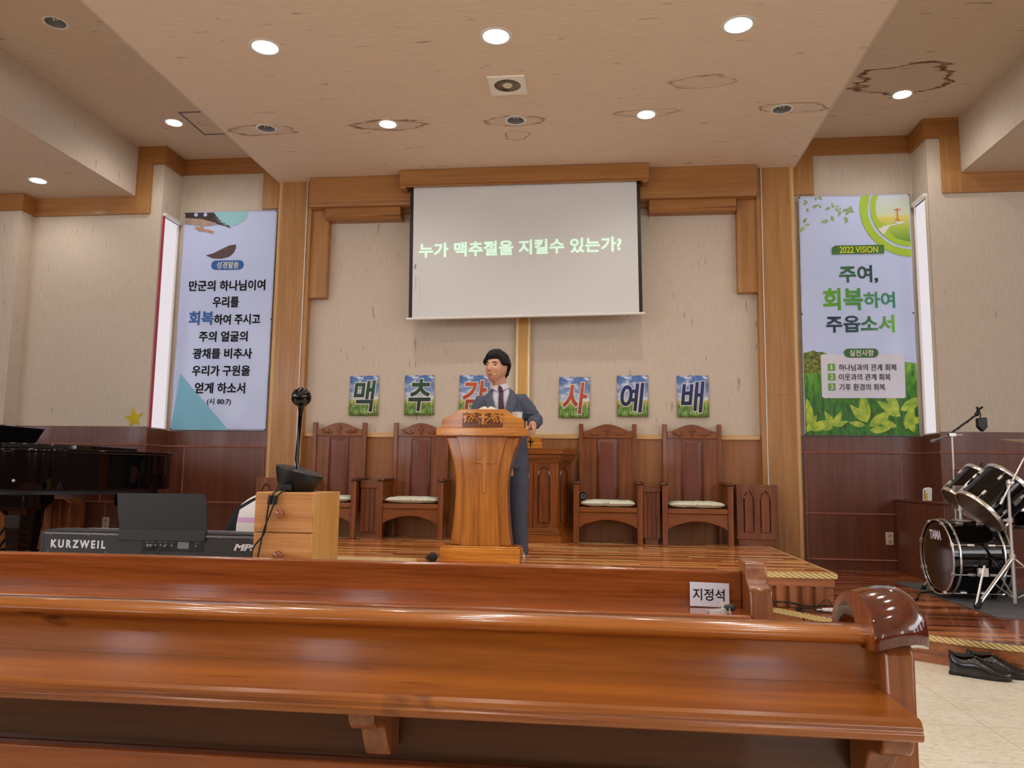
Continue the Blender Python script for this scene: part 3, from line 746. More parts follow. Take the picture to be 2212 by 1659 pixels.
# ------------------------------------------------------------------ downlights
def downlight(x, y, z, r, on, label, watts, group='ceiling downlights'):
    t = thing('downlight', label, 'ceiling light', (x, y, z), 0, group)
    T = Matrix.Translation((x, y, z))
    MB().lathe([(r * .99, .004), (r * .99, -.004), (r * 1.14, -.006), (r * 1.24, -.003), (r * 1.24, .001), (r * .99, .004)], T, 36).build('trim_ring', M['white'], t)
    MB().lathe([(r * .985, .0), (r * .93, .03), (r * .72, .085), (.0001, .095)], T, 36).build('reflector', M['lampref'] if on else M['lampoff'], t, recalc=False)
    if on:
        MB().lathe([(.0001, .018), (r * .55, .018), (r * .80, .034), (r * .80, .05), (.0001, .06)], T, 30).build('bulb', M['lampon'], t)
        L = bpy.data.lights.new('downlight_lamp', 'SPOT'); L.energy = watts; L.spot_size = R(150); L.spot_blend = .7; L.shadow_soft_size = r * .7; L.color = (1, .95, .89)
        o = bpy.data.objects.new('downlight_lamp', L); col.objects.link(o); o.parent = t; o.location = (0, 0, -.012)
    else:
        b = MB()
        for k in (-1, 1): b.cyl((x + k * r * .2, y, z + .02), (x + k * r * .2, y, z + .08), r * .12, n=12)
        b.build('bulb', M['white'], t)
    return t
nm = ('left', 'middle', 'right')
for i, (x, y) in enumerate(FRONT): downlight(x, y, ZC, .098, True, 'large lit downlight, %s of the front row on the centre ceiling' % ('leftmost', 'middle one', 'rightmost')[i], SPOT_W)
for i, (x, y) in enumerate(SECOND_ON): downlight(x, y, ZC, .078, True, 'small lit downlight in a brown stain, %s of the air vent' % ('left', 'right')[i], SPOT_W * .8)
for i, (x, y) in enumerate(SECOND_OFF): downlight(x, y, ZC, .078, False, ('unlit grey downlight at the left end of the stained second row', 'unlit grey downlight straight below the square air vent', 'unlit grey downlight at the right end of the stained second row')[i], 0)
downlight(-3.553, 7.206, ZB, .078, True, 'lit downlight in the raised left ceiling beside the access hatch', SPOT_W * .7)
downlight(-3.539, 5.42, ZB, .078, False, 'unlit grey downlight in the raised left ceiling, top left corner', 0)
downlight(3.558, 7.218, ZB, .078, True, 'lit downlight at the edge of the big brown stain', SPOT_W * .7)
downlight(-5.027, 7.231, ZL, .078, True, 'lit downlight in the low side ceiling at far left', SPOT_W * .32)
for k, (x, y) in enumerate(NAVE): downlight(x, y, ZC, .098, True, 'unseen downlight added over the pews for fill light', NAVE_W, 'unseen downlights added over the pews')

# ------------------------------------------------------------------ air vent and hatch
v = thing('exhaust_fan', 'square cream ceiling exhaust fan with a round grille', 'fan', (.02, 6.127, ZC))
T = Matrix.Translation((.02, 6.127, ZC))
b = MB()
n = 40; ho = .152; ri = .112
sq = []
for i in range(n):
    a = 2 * PI * i / n + PI / 4; c, s = math.cos(a), math.sin(a); k = ho / max(abs(c), abs(s)); sq.append((c * k, s * k))
cc = [(ri * math.cos(2 * PI * i / n + PI / 4), ri * math.sin(2 * PI * i / n + PI / 4)) for i in range(n)]
b.loft([[(x, y, -.001) for x, y in cc], [(x, y, -.012) for x, y in cc], [(x, y, -.012) for x, y in sq], [(x, y, 0) for x, y in sq]], caps=False).xform(T).build('frame', plain('fan_white_plastic', (248, 244, 230), .35), v, ang=25)
MB().lathe([(.113, -.006), (.11, .06), (.02, .07), (.0001, .07)], T, 36).build('housing', plain('dark_fan_housing', (70, 62, 52), .6), v, recalc=False)
b = MB()
for i in range(34):
    a = 2 * PI * i / 34
    b.box(.040, .110, -.0022, .0022, -.006, .012, T @ Matrix.Rotation(a, 4, 'Z') @ Matrix.Rotation(R(24), 4, 'X'))
b.build('grille', plain('tan_grille', (150, 134, 108), .5), v)
MB().lathe([(.0001, -.014), (.034, -.014), (.042, -.004), (.042, .01), (.0001, .01)], T, 30).build('hub', M['cream'], v)
h = thing('access_hatch', 'square ceiling access hatch with a grey metal rim in the raised left ceiling', 'hatch', (-3.12, 7.25, ZB))
b = MB()
for (x0, x1, y0, y1) in ((-3.385, -2.86, 6.985, 7.0), (-3.385, -2.86, 7.49, 7.505), (-3.385, -3.37, 7.0, 7.49), (-2.875, -2.86, 7.0, 7.49)): b.box(x0, x1, y0, y1, ZB - .006, ZB)
b.build('rim', M['gray2'], h)
MB().box(-3.362, -2.883, 7.008, 7.482, ZB - .004, ZB).build('door', M['ceilL'], h)
b = MB(); b.sphere((-3.30, 7.23, ZB - .004), .006, 8, 6).sphere((-3.28, 7.27, ZB - .004), .006, 8, 6); b.build('catch', M['black'], h)

# ------------------------------------------------------------------ pulpit chairs
def box_bow(cx, z0, z1, w, y0, y1):
    pass
def make_chair():
    t = thing('pulpit_chair', 'x', 'chair', (0, 0, 0), 0, 'high-backed pulpit chairs on the stage')
    for s in (-1, 1):
        MB().box(s * .2725 - .0225, s * .2725 + .0225, .40, .455, 0, 1.19).build('back_post', M['chair'], t, bevel=.005)
    top = [(-.25, 1.045), (.25, 1.045), (.25, 1.115)] + [(.25 - .5 * i / 16, 1.112 + .075 * math.sin(PI * i / 16) ** 1.6) for i in range(1, 16)] + [(-.25, 1.115)]
    cr = MB().prism(top, 'y', .405, .445).build('crest_rail', M['chairx'], t, bevel=.004)
    MB().box(-.011, .011, .392, .407, 1.065, 1.165).box(-.035, .035, .393, .407, 1.118, 1.136).build('carved_cross', M['chair'], cr, bevel=.004)
    for s in (-1, 1):
        b = MB()
        b.sphere((s * .115, .404, 1.082), (.044, .007, .014), 14, 8, Matrix.Rotation(R(s * 8), 4, 'Y'))
        b.tube([(s * x, .401, z) for x, z in ((.07, 1.092), (.10, 1.078), (.14, 1.082), (.165, 1.10), (.178, 1.125))], [.004, .007, .008, .006, .003], 8)
        b.tube([(s * x, .400, z) for x, z in ((.10, 1.085), (.115, 1.10), (.118, 1.125))], [.009, .007, .003], 8)
        b.tube([(s * x, .400, z) for x, z in ((.16, 1.085), (.185, 1.088), (.195, 1.105), (.192, 1.12))], [.008, .007, .005, .003], 8)
        b.build('carved_dove', M['chairx'], cr)
    MB().box(-.25, .25, .42, .44, .30, 1.045).build('back_panel', M['chair'], t)
    pad = MB().grid(lambda u, v: (lerp(-.103, .103, u), .412 - .018 * (1 - (2 * u - 1) ** 6) * (1 - (2 * v - 1) ** 20), lerp(.36, 1.032, v)), 16, 40)
    pad.box(-.103, .103, .4115, .42, .36, 1.032).build('leather_pad', M['leather'], t, recalc=False)
    b = MB()
    for s in (-1, 1): b.box(s * .108 - .003, s * .108 + .003, .414, .422, .36, 1.04)
    b.build('back_groove', M['dark'], t)
    for s in (-1, 1):
        a = MB().box(s * .307 - .026, s * .307 + .026, 0, .05, 0, .575).build('front_post', M['chair'], t, bevel=.004)
        sd = MB().prism([(.04, .26), (.43, .26), (.43, .585), (.04, .57)], 'x', s * .307 - .014, s * .307 + .014).build('arm_panel', M['chair'], t, bevel=.003)
        ar = MB().prism([(-.012, .575), (-.012, .592), (0, .600), (.43, .612), (.43, .59), (.05, .578)], 'x', s * .307 - .036, s * .307 + .036).build('armrest', M['dark'], t, bevel=.006)
    MB().box(-.281, .281, .006, .42, .305, .355).build('seat', M['chairx'], t, bevel=.006)
    ap = [(-.281, .302), (-.281, .15)] + [(-.281 + .562 * i / 20, .15 + .085 * math.sin(PI * i / 20) ** .75) for i in range(1, 20)] + [(.281, .15), (.281, .302)]
    MB().prism(ap, 'y', .016, .04).build('apron', M['chairx'], t, bevel=.003)
    return t
YCH = 7.705
chair0 = make_chair()
chair0.location = (-1.985, YCH, ZS); chair0['label'] = 'high-backed carved wooden pulpit chair partly hidden behind the black camera on its drawer box'
dup(chair0, (-1.095, YCH, ZS), 0, 'high-backed carved wooden pulpit chair just left of the lectern')
dup(chair0, (.862, YCH, ZS), 0, 'high-backed carved wooden pulpit chair right of the communion table, round black object on its pad')
dup(chair0, (1.712, YCH, ZS), 0, 'high-backed carved wooden pulpit chair with a pale stripe on its left front post, rightmost')

def cushion_mat():
    t = NT('pale_floral_cloth', .9); nz = t.noise(t.mapping((13, 13, 13)), 1, 4)
    t.color(t.ramp(nz, [(.36, lin(196, 216, 180)), (.48, lin(232, 230, 210)), (.62, lin(226, 226, 204)), (.70, lin(222, 196, 160))])); return t.m
M['floral'] = cushion_mat()
def cushion(cx, label, seed):
    def f(u, v):
        a = 2 * u - 1; b_ = 2 * v - 1
        return a, b_
    b = MB(); nu, nv = 28, 18
    def top(s):
        def g(u, v):
            a, c = 2 * u - 1, 2 * v - 1
            h = (1 - abs(a) ** 6) ** .5 * (1 - abs(c) ** 6) ** .5
            nz = noise.noise(Vector((a * 3 + seed, c * 3, s)))
            nx = noise.noise(Vector((a * 2, c * 2 + seed, 4)))
            x = cx + a * (.265 + .006 * nx); y = YCH + .205 + c * (.185 + .006 * nz)
            z = ZS + .357 + .033 + s * .031 * h + .010 * nz * h + (.004 * nx if s > 0 else 0)
            return (x, y, max(z, ZS + .357))
        return g
    b.grid(top(1), nu, nv); b.grid(top(-1), nu, nv)
    tag(b.build('seat_cushion', M['floral']), label, 'cushion', 'floral seat pads on the pulpit chairs')
cushion(-1.985, 'pale green floral seat pad half hidden behind the wooden drawer box', 1)
cushion(-1.095, 'pale green floral seat pad on the pulpit chair left of the lectern', 4)
cushion(.862, 'pale green floral seat pad with a round black object at its corner', 8)
cushion(1.712, 'pale green floral seat pad on the rightmost pulpit chair', 12)
pk = thing('round_microphone_head', 'small round black object lying at the left corner of a floral seat pad', 'microphone', (.62, 7.80, ZS + .40))
T = axis_m((.622, 7.80, ZS + .455), (-.2, -1, .25))
MB().lathe([(.0001, -.02), (.030, -.02), (.040, 0), (.040, .012), (.034, .016), (.030, .010), (.0001, .008)], T, 28).build('body', M['black'], pk)
MB().lathe([(.012, .009), (.022, .012), (.024, .010), (.012, .009)], T, 24).build('ring', M['gray2'], pk)

# ------------------------------------------------------------------ side tables and cabinets on the stage
def arch_path(cx, w, z0, z1, y, n=10):
    h = w / 2; zs = z1 - w * .95; P = [(cx - h, y, z0), (cx - h, y, zs)]
    for i in range(1, n + 1): t = i / n; P.append((cx - h + h * (1 - math.cos(t * PI / 2)) ** 1.0, y, zs + (z1 - zs) * math.sin(t * PI / 2) ** 1.1))
    Q = [(2 * cx - x, yy, z) for x, yy, z in P[::-1][1:]]
    return P + Q
def side_table(cx, w, label):
    t = thing('side_table', label, 'table', (cx, 7.83, ZS), 0, 'low grooved tables between the pulpit chairs')
    MB().box(cx - w / 2, cx + w / 2, 7.85, 8.15, ZS + .06, ZS + .50).build('body', M['chair'], t)
    b = MB(); k = 4
    for i in range(k):
        x0 = cx - w / 2 + w * i / k; b.box(x0 + .003, x0 + w / k - .003, 7.842, 7.852, ZS + .06, ZS + .495)
    b.build('front_boards', M['chair'], t, bevel=.003)
    MB().box(cx - w / 2 - .008, cx + w / 2 + .008, 7.835, 8.16, ZS + .50, ZS + .578).build('top', M['chairx'], t, bevel=.006)
    MB().box(cx - w / 2 + .02, cx + w / 2 - .02, 7.87, 8.15, ZS, ZS + .06).build('plinth', M['chairx'], t)
side_table(-1.545, .20, 'low grooved wooden side table between the two pulpit chairs left of the lectern')
side_table(1.287, .165, 'low grooved wooden side table between the two right-hand pulpit chairs')
def arch_cabinet(x0, x1, label):
    cx = (x0 + x1) / 2
    t = thing('arched_cabinet', label, 'cabinet', (cx, 7.9, ZS), 0, 'small cabinets with pointed arches')
    MB().box(x0, x1, 7.89, 8.06, ZS + .065, ZS + .592).build('body', M['chair'], t, bevel=.005)
    for s in (-1, 1):
        b = MB(); xx = cx + s * .078
        b.tube(arch_path(xx, .088, ZS + .135, ZS + .525, 7.889), .0075, 8, closed=True)
        b.build('arch_moulding', M['dark'], t)
    MB().box(x0 + .02, x1 - .03, 7.905, 8.06, ZS, ZS + .065).build('plinth', M['chairx'], t)
arch_cabinet(2.103, 2.492, 'small cabinet with two pointed arches at the right end of the stage')
arch_cabinet(-2.79, -2.40, 'small cabinet with pointed arches at the left end of the stage, behind the drawer box')

ct = thing('communion_table', 'tall wooden communion table with pointed arch panels, behind the lectern', 'table', (-.02, 7.75, ZS))
def octo(h, yf, yb, cant, dy): return [(-h + cant, yf), (h - cant, yf), (h, yf + dy), (h, yb), (-h, yb), (-h, yf + dy)]
def cshift(p, dx=-.018): return [(x + dx, y) for x, y in p]
body = cshift(octo(.50, 7.76, 8.05, .115, .13))
MB().prism(body, 'z', ZS + .14, ZS + .83).build('body', M['chair'], ct, bevel=.003)
b = MB()
for (z0, z1, h, yf) in ((ZS + .86, ZS + .925, .565, 7.715), (ZS + .83, ZS + .86, .545, 7.73)):
    b.prism(cshift(octo(h, yf, 8.07, .13, .14)), 'z', z0, z1)
b.build('top', M['chairx'], ct, bevel=.006)
b = MB()
for k in range(4): b.prism(cshift(octo(.51 + .008 * k, 7.752 - .006 * k, 8.05, .117, .132)), 'z', ZS + .775 + .014 * k, ZS + .788 + .014 * k)
b.build('cornice', M['chairx'], ct, bevel=.003)
b = MB()
for (z0, z1, o) in ((0, .075, .055), (.075, .10, .04), (.10, .12, .025), (.12, .14, .012)): b.prism(cshift(octo(.50 + o, 7.76 - o, 8.06, .115 + o * .4, .13)), 'z', ZS + z0, ZS + z1)
b.build('plinth', M['chairx'], ct, bevel=.004)
for xx in (.235, .02, -.20):
    MB().tube(arch_path(xx, .112, ZS + .19, ZS + .735, 7.759), .009, 8, closed=True).build('arch_moulding', M['dark'], ct)
    MB().prism([(p[0], p[2]) for p in arch_path(xx, .09, ZS + .20, ZS + .722, 0)], 'y', 7.754, 7.762).build('arch_panel', M['chair'], ct)
b = MB()
for xx in (.128, -.09): b.box(xx - .003, xx + .003, 7.7585, 7.762, ZS + .14, ZS + .77)
b.build('groove', M['dark'], ct)
for s in (-1, 1):
    c = Vector((-.018 + s * .4425, 7.825, 0)); dirx = Vector((s * .115, .13, 0)).normalized()
    pts = [c + dirx * (s * q[0] * s) + Vector((0, 0, q[2])) + Vector((s * .13, -.115, 0)).normalized() * .001 for q in arch_path(0, .09, ZS + .19, ZS + .735, 0)]
    MB().tube(pts, .008, 8, closed=True).build('arch_moulding', M['dark'], ct)
ob = thing('offering_box', 'small wooden box with a dark cross standing on the communion table', 'box', (.09, 7.95, ZS + .925))
MB().box(-.02, .205, 7.88, 8.0, ZS + .925, ZS + .985).box(-.005, .195, 7.89, 7.99, ZS + .985, ZS + 1.035).build('body', M['lectx'], ob, bevel=.008)
MB().box(.083, .093, 7.872, 7.89, ZS + .935, ZS + 1.02).box(.062, .114, 7.873, 7.89, ZS + .985, ZS + .996).build('cross', M['ink'], ob)

# ------------------------------------------------------------------ lectern
lc = thing('lectern', 'carved wooden lectern with a waisted body, cross and grape relief, on the stage', 'lectern', (-.10, 6.0, ZS))
LX = -.098
MB().box(LX - .31, LX + .292, 5.868, 6.14, ZS, ZS + .105).box(LX - .30, LX + .282, 5.876, 6.13, ZS + .105, ZS + .118).build('plinth', M['lectx'], lc, bevel=.006)
def flare(z, top, mid, bot):   # half width
    t = (z - (ZS + .118)) / (1.318 - ZS - .118)
    tm = .52
    if t < tm: k = (1 - t / tm) ** 1.7; return lerp(mid, bot, k)
    k = ((t - tm) / (1 - tm)) ** 1.9; return lerp(mid, top, k)
def outline(tp, md, bt, n=22):
    zs = [lerp(ZS + .118, 1.318, i / n) for i in range(n + 1)]
    return [(LX - .012 - flare(z, tp, md, bt), z) for z in zs] + [(LX - .012 + flare(z, tp, md, bt), z) for z in zs[::-1]]
MB().prism(outline(.29, .198, .232), 'y', 5.925, 6.12).build('body', M['lect'], lc, bevel=.012)
fp = MB().prism(outline(.197, .125, .150), 'y', 5.902, 5.926).build('front_panel', M['lect'], lc, bevel=.004)
MB().box(LX - .002, LX + .026, 5.890, 5.905, .89, 1.204).box(LX - .066, LX + .092, 5.8905, 5.905, 1.112, 1.142).build('cross', M['lect'], fp, bevel=.006)
MB().box(-.453, .246, 5.85, 6.20, 1.322, 1.382).build('top_slab', M['lectx'], lc, bevel=.005)
MB().prism([(-.38, 1.318), (.185, 1.318), (.21, 1.3235), (-.405, 1.3235)], 'y', 5.875, 6.15).build('neck_moulding', M['lectx'], lc)
bk = [(-.418, 1.382), (.216, 1.382), (.216, 1.432), (.205, 1.452), (.185, 1.460), (.15, 1.472), (.118, 1.492), (.093, 1.512), (.072, 1.526), (-.275, 1.526), (-.297, 1.512), (-.322, 1.492), (-.353, 1.472), (-.388, 1.460), (-.407, 1.452), (-.418, 1.432)]
bb_ = MB().prism(bk, 'y', 5.875, 5.90).build('backboard', M['lectx'], lc, bevel=.004)
MB().box(-.255, .055, 5.8735, 5.877, 1.386, 1.492).build('recess_panel', M['chairx'], bb_)
b = MB().box(LX - .012, LX + .014, 5.862, 5.875, 1.405, 1.500).box(LX - .036, LX + .038, 5.8632, 5.8755, 1.452, 1.474)
b.build('carved_cross', M['lectx'], bb_, bevel=.004)
for s in (-1, 1):
    q = lambda x, z: (LX + .001 + s * x, 5.862, z)
    b = MB()
    for (x, z) in ((.068, 1.478), (.088, 1.466), (.100, 1.452), (.078, 1.450), (.110, 1.432), (.088, 1.432)): b.sphere(q(x, z), (.0095, .010, .0105), 12, 8)
    b.build('carved_grapes', M['lectx'], bb_)
    b = MB().tube(smooth([q(.016, 1.486), q(.04, 1.499), (q(.066, 1.496)), q(.09, 1.478), q(.112, 1.474), q(.130, 1.484), q(.128, 1.498), q(.120, 1.498)], 5), .0055, 8)
    b.tube(smooth([q(.075, 1.464), q(.05, 1.450), q(.03, 1.432), q(.022, 1.414), q(.032, 1.408)], 5), .005, 8)
    b.build('carved_vine', M['lectx'], bb_)
    lv = [(.118, 1.470), (.135, 1.492), (.140, 1.476), (.157, 1.480), (.150, 1.466), (.158, 1.455), (.145, 1.446), (.150, 1.425), (.140, 1.410), (.132, 1.430), (.122, 1.440), (.128, 1.455)]
    MB().prism([(LX + .001 + s * x, z) for x, z in lv], 'y', 5.865, 5.876).build('carved_leaf', M['lectx'], bb_, bevel=.003)
MB().prism([(5.902, 1.50), (6.17, 1.40), (6.17, 1.384), (5.902, 1.384)], 'x', -.262, .06).build('reading_board', M['lectx'], lc)
bi = thing('open_bible', 'open book with cream pages lying on the lectern', 'book', (-.10, 6.03, 1.45))
bs = Matrix.Translation((-.075, 6.03, 1.456)) @ Matrix.Rotation(math.atan2(-.1, .268), 4, 'X')
for s in (-1, 1):
    def pg(u, v, s=s): return (s * .088 * u, lerp(-.10, .10, v), .008 + .062 * max(0, 1 - u ** 2.2) ** .6 * (.72 + .28 * min(1, u / .22)))
    b = MB().grid(pg, 14, 4); b.grid(lambda u, v, s=s: (s * .088 * u, lerp(-.10, .10, v), .004), 14, 4)
    b.grid(lambda u, v, s=s: (s * .088 * u, -.10, lerp(.004, pg(u, 0)[2], v)), 14, 1)
    b.grid(lambda u, v, s=s: (s * .088 * u, .10, lerp(.004, pg(u, 0)[2], v)), 14, 1)
    b.xform(bs).build('pages', M['page'], bi)
MB().box(-.094, .094, -.108, .108, 0, .004).xform(bs).build('cover', M['black'], bi)
cp = thing('paper_cup', 'white paper cup standing on the right side of the lectern top', 'cup', (.147, 6.02, 1.382))
T = Matrix.Translation((.147, 6.02, 1.3825))
MB().lathe([(.0001, .002), (.028, .002), (.028, 0), (.031, 0), (.041, .128), (.0385, .128), (.030, .006), (.0001, .006)], T, 32).build('wall', M['cup'], cp)
MB().lathe([(.0425 + .0025 * math.cos(a), .129 + .0025 * math.sin(a)) for a in [2 * PI * i / 8 for i in range(9)]], T, 32).build('rim', M['cup'], cp)
fm = thing('microphone', 'black foam-headed microphone lying on the stage beside the lectern base', 'microphone', (-.44, 5.82, ZS))
MB().sphere((-.445, 5.80, ZS + .036), (.036, .036, .036), 20, 14).build('foam_head', M['rubber'], fm)
MB().cyl((-.45, 5.83, ZS + .03), (-.53, 5.98, ZS + .014), .017, .012).build('handle', M['black'], fm)

# ------------------------------------------------------------------ grand piano
gp = thing('grand_piano', 'black lacquered grand piano against the left wall', 'piano', (-4.1, 6.8, ZP))
PB, PT = .855, 1.17
front = smooth([(-4.95, 5.98, 0), (-4.4, 5.98, 0), (-4.12, 6.02, 0), (-3.88, 6.16, 0), (-3.68, 6.42, 0), (-3.50, 6.70, 0), (-3.37, 6.92, 0), (-3.325, 7.08, 0), (-3.37, 7.24, 0), (-3.52, 7.33, 0), (-3.75, 7.36, 0), (-4.95, 7.36, 0)], 8)
pout = [(p.x, p.y) for p in front]
def offset(poly, d):
    n = len(poly); o = []
    for i in range(n):
        a = Vector(poly[i - 1]); c = Vector(poly[(i + 1) % n]); t = (c - a).normalized(); o.append((poly[i][0] + t.y * d, poly[i][1] - t.x * d))
    return o
MB().prism(pout, 'z', PB, PT).build('case', M['blackg'], gp, bevel=.006)
MB().prism(offset(pout, -.10), 'z', PB - .045, PB).build('bottom_frame', M['black'], gp)
lid = MB().prism(offset(pout, .022), 'z', PT + .006, PT + .030).build('lid', M['blackg'], gp, bevel=.007)
MB().prism([(-4.97, 5.97), (-4.14, 6.0), (-3.80, 6.44), (-3.80, 7.36), (-4.97, 7.36)], 'z', PT + .031, PT + .075).build('folded_lid_flap', M['blackg'], lid, bevel=.007)
MB().prism([(-4.62, PT + .076), (-4.60, PT + .076), (-4.50, 1.41), (-4.525, 1.415)], 'y', 6.0, 6.95).build('music_desk', M['blackg'], gp, bevel=.004)
def piano_leg(x, y):
    b = MB()
    for (z0, z1, h0, h1) in ((ZP + .10, .64, .046, .075), (.64, .70, .075, .115), (.70, .81, .125, .125), (ZP + .055, ZP + .10, .055, .055)):
        b.loft([[(x - h0, y - h0, z0), (x + h0, y - h0, z0), (x + h0, y + h0, z0), (x - h0, y + h0, z0)], [(x - h1, y - h1, z1), (x + h1, y - h1, z1), (x + h1, y + h1, z1), (x - h1, y + h1, z1)]])
    lg = b.build('leg', M['blackg'], gp, bevel=.004)
    MB().cyl((x - .02, y, ZP + .028), (x + .02, y, ZP + .028), .028, n=20).cyl((x, y, ZP + .03), (x, y, ZP + .06), .015, n=12).build('caster', M['brass'], lg)
piano_leg(-4.12, 6.22); piano_leg(-4.75, 7.2); piano_leg(-3.62, 7.08)
MB().tube([(-4.25, 6.5, .80), (-4.62, 6.5, .30)], .013).tube([(-4.25, 6.62, .80), (-4.62, 6.62, .30)], .013).box(-4.70, -4.60, 6.42, 6.70, ZP, .31).build('pedal_lyre', M['black'], gp)
MB().cyl((-4.03, 6.02, .93), (-4.03, 6.008, .93), .012).build('lock', M['chromer'], gp)

wb = thing('ribbed_cabinet', 'brown ribbed wooden cabinet with a rounded end standing behind the piano leg', 'cabinet', (-4.85, 7.5, ZP))
pr = [(-5.3, ZP), (-4.56, ZP), (-4.53, .60), (-4.545, .70), (-4.60, .735), (-4.70, .74), (-5.3, .74)]
MB().prism(pr, 'y', 7.44, 7.70).build('body', M['pewz'], wb, bevel=.012)
b = MB()
for k in range(7): b.box(-5.22 + .092 * k - .038, -5.22 + .092 * k + .038, 7.428, 7.442, ZP + .03, .70)
b.build('front_ribs', M['pewz'], wb, bevel=.004)

def socket(x, y, z, label):
    t = thing('wall_socket', label, 'socket', (x, y, z), 0, 'double wall sockets')
    MB().box(x - .036, x + .036, y - .012, y, z - .062, z + .062).build('plate', M['socket'], t, bevel=.004)
    for s in (-1, 1):
        T = axis_m((x, y - .012, z + s * .029), (0, -1, 0))
        MB().lathe([(.0225, -.001), (.0225, .003), (.020, .003), (.018, -.001)], T, 24).build('outlet', M['socket'], t)
        MB().cyl((x - .007, y - .0125, z + s * .029), (x - .007, y - .0115, z + s * .029), .0035).cyl((x + .007, y - .0125, z + s * .029), (x + .007, y - .0115, z + s * .029), .0035).tube([(x + .013 * math.cos(a), y - .0125, z + s * .029 + .013 * math.sin(a)) for a in [R(q) for q in range(-150, 60, 20)]], .0018, 6).build('pin_hole', M['black'], t)
socket(-4.342, 7.755, .478, 'ivory double wall socket low on the left wainscot, above the keyboard')
socket(3.595, 8.135, .465, 'ivory double wall socket low on the right wainscot beside the brown cupboard')
st = MB(); P5 = []
for i in range(10):
    a = R(100 + 36 * i); r = .112 if i % 2 == 0 else .044
    P5.append((-4.119 + r * math.cos(a), 1.578 + r * math.sin(a)))
st.prism(P5, 'y', 7.764, 7.769)
tag(st.build('paper_star', M['star']), 'yellow five-pointed star stuck on the left wall above the piano', 'star')

# ------------------------------------------------------------------ low table, drawer box, camera device, keyboard
lt = thing('low_table', 'low light wood table under the drawer box, seen between pew and stage', 'table', (-1.0, 4.5, 0))
MB().box(-1.66, -.385, 3.98, 5.03, .465, .488).build('table_top', M['board'], lt, bevel=.004)
for (x, y) in ((-1.60, 4.05), (-.45, 4.05), (-1.60, 4.96), (-.45, 4.96)): MB().box(x - .025, x + .025, y - .025, y + .025, 0, .465).build('leg', M['board'], lt, bevel=.003)
MB().box(-1.58, -.47, 4.04, 4.07, .40, .465).box(-1.58, -.47, 4.93, 4.96, .40, .465).build('apron', M['board'], lt)

ch = thing('drawer_box', 'small wooden box with two drawers and round knobs, standing on the low table', 'drawers', (-.90, 4.3, .488))
MB().box(-1.068, -.738, 4.112, 4.52, .488, .918).build('carcass', M['chestz'], ch, bevel=.004)
for i, (z0, z1) in enumerate(((.706, .914), (.492, .700))):
    d = MB().box(-1.067, -.740, 4.095, 4.113, z0, z1).build('drawer', M['chest'], ch, bevel=.005)
    zk = (.805, .585)[i]
    MB().lathe([(.0001, 0), (.011, 0), (.010, .012), (.020, .020), (.027, .030), (.025, .042), (.014, .050), (.0001, .052)], axis_m((-.912, 4.096, zk), (0, -1, 0)), 24).build('knob', M['knob'], d)

dv = thing('stalk_camera', 'black ball-topped conference camera on a thin stalk, standing on the wooden drawer box', 'camera', (-.905, 4.30, .918))
T = Matrix.Translation((-.905, 4.30, .918))
def bowl(u, v):
    a = 2 * PI * u; r = lerp(.088, .131, math.sin(v * PI / 2) ** .9); x = r * math.cos(a); y = r * math.sin(a)
    z = lerp(0, .118 - .26 * (x) / 1.0, v ** 1.05)
    return (x - .01 * (1 - v) + .002, y, z)
b = MB().grid(bowl, 48, 14)
def bowltop(u, v):
    a = 2 * PI * u; r = .131 * (1 - v) + 1e-5; x = r * math.cos(a); y = r * math.sin(a)
    return (x + .002, y, .118 - .26 * x + .012 * math.sin(PI * min(1, v * 1.2)) * 1.0)
b.grid(bowltop, 48, 8)
b.xform(T).build('base', M['black'], dv, ang=50)
MB().tube([(-.912, 4.30, 1.03), (-.925, 4.30, 1.10), (-.920, 4.30, 1.25), (-.916, 4.30, 1.36), (-.915, 4.30, 1.40), (-.914, 4.30, 1.425)], [.012, .0105, .0105, .011, .018, .034], 20).build('stalk', M['blackg'], dv)
MB().sphere((-.915, 4.30, 1.455), .0565, 36, 24).build('ball_head', M['blackg'], dv)
MB().box(-.965, -.895, 4.158, 4.20, .925, .958).build('connector', M['black'], dv, bevel=.004)
for k, (pts, bead) in enumerate(((smooth([(-.945, 4.165, .935), (-.965, 4.10, .915), (-.972, 4.065, .87), (-.985, 4.07, .80), (-1.00, 4.08, .70), (-1.055, 4.075, .62), (-1.065, 4.07, .52), (-1.06, 4.06, .488)]), (-.970, 4.07, .876)),
                               (smooth([(-.915, 4.165, .935), (-.925, 4.10, .918), (-.935, 4.065, .885), (-.965, 4.06, .80), (-.995, 4.062, .72), (-1.02, 4.07, .60), (-1.035, 4.07, .52), (-1.03, 4.06, .488)]), (-.940, 4.065, .876)))):
    cb = MB().tube(pts, .0045, 8).build('cable', M['cable'], dv)
    MB().cyl((bead[0] + .002, bead[1], bead[2] + .026), (bead[0] - .005, bead[1], bead[2] - .022), .0125, n=16).build('ferrite_bead', M['black'], cb, bevel=.002)

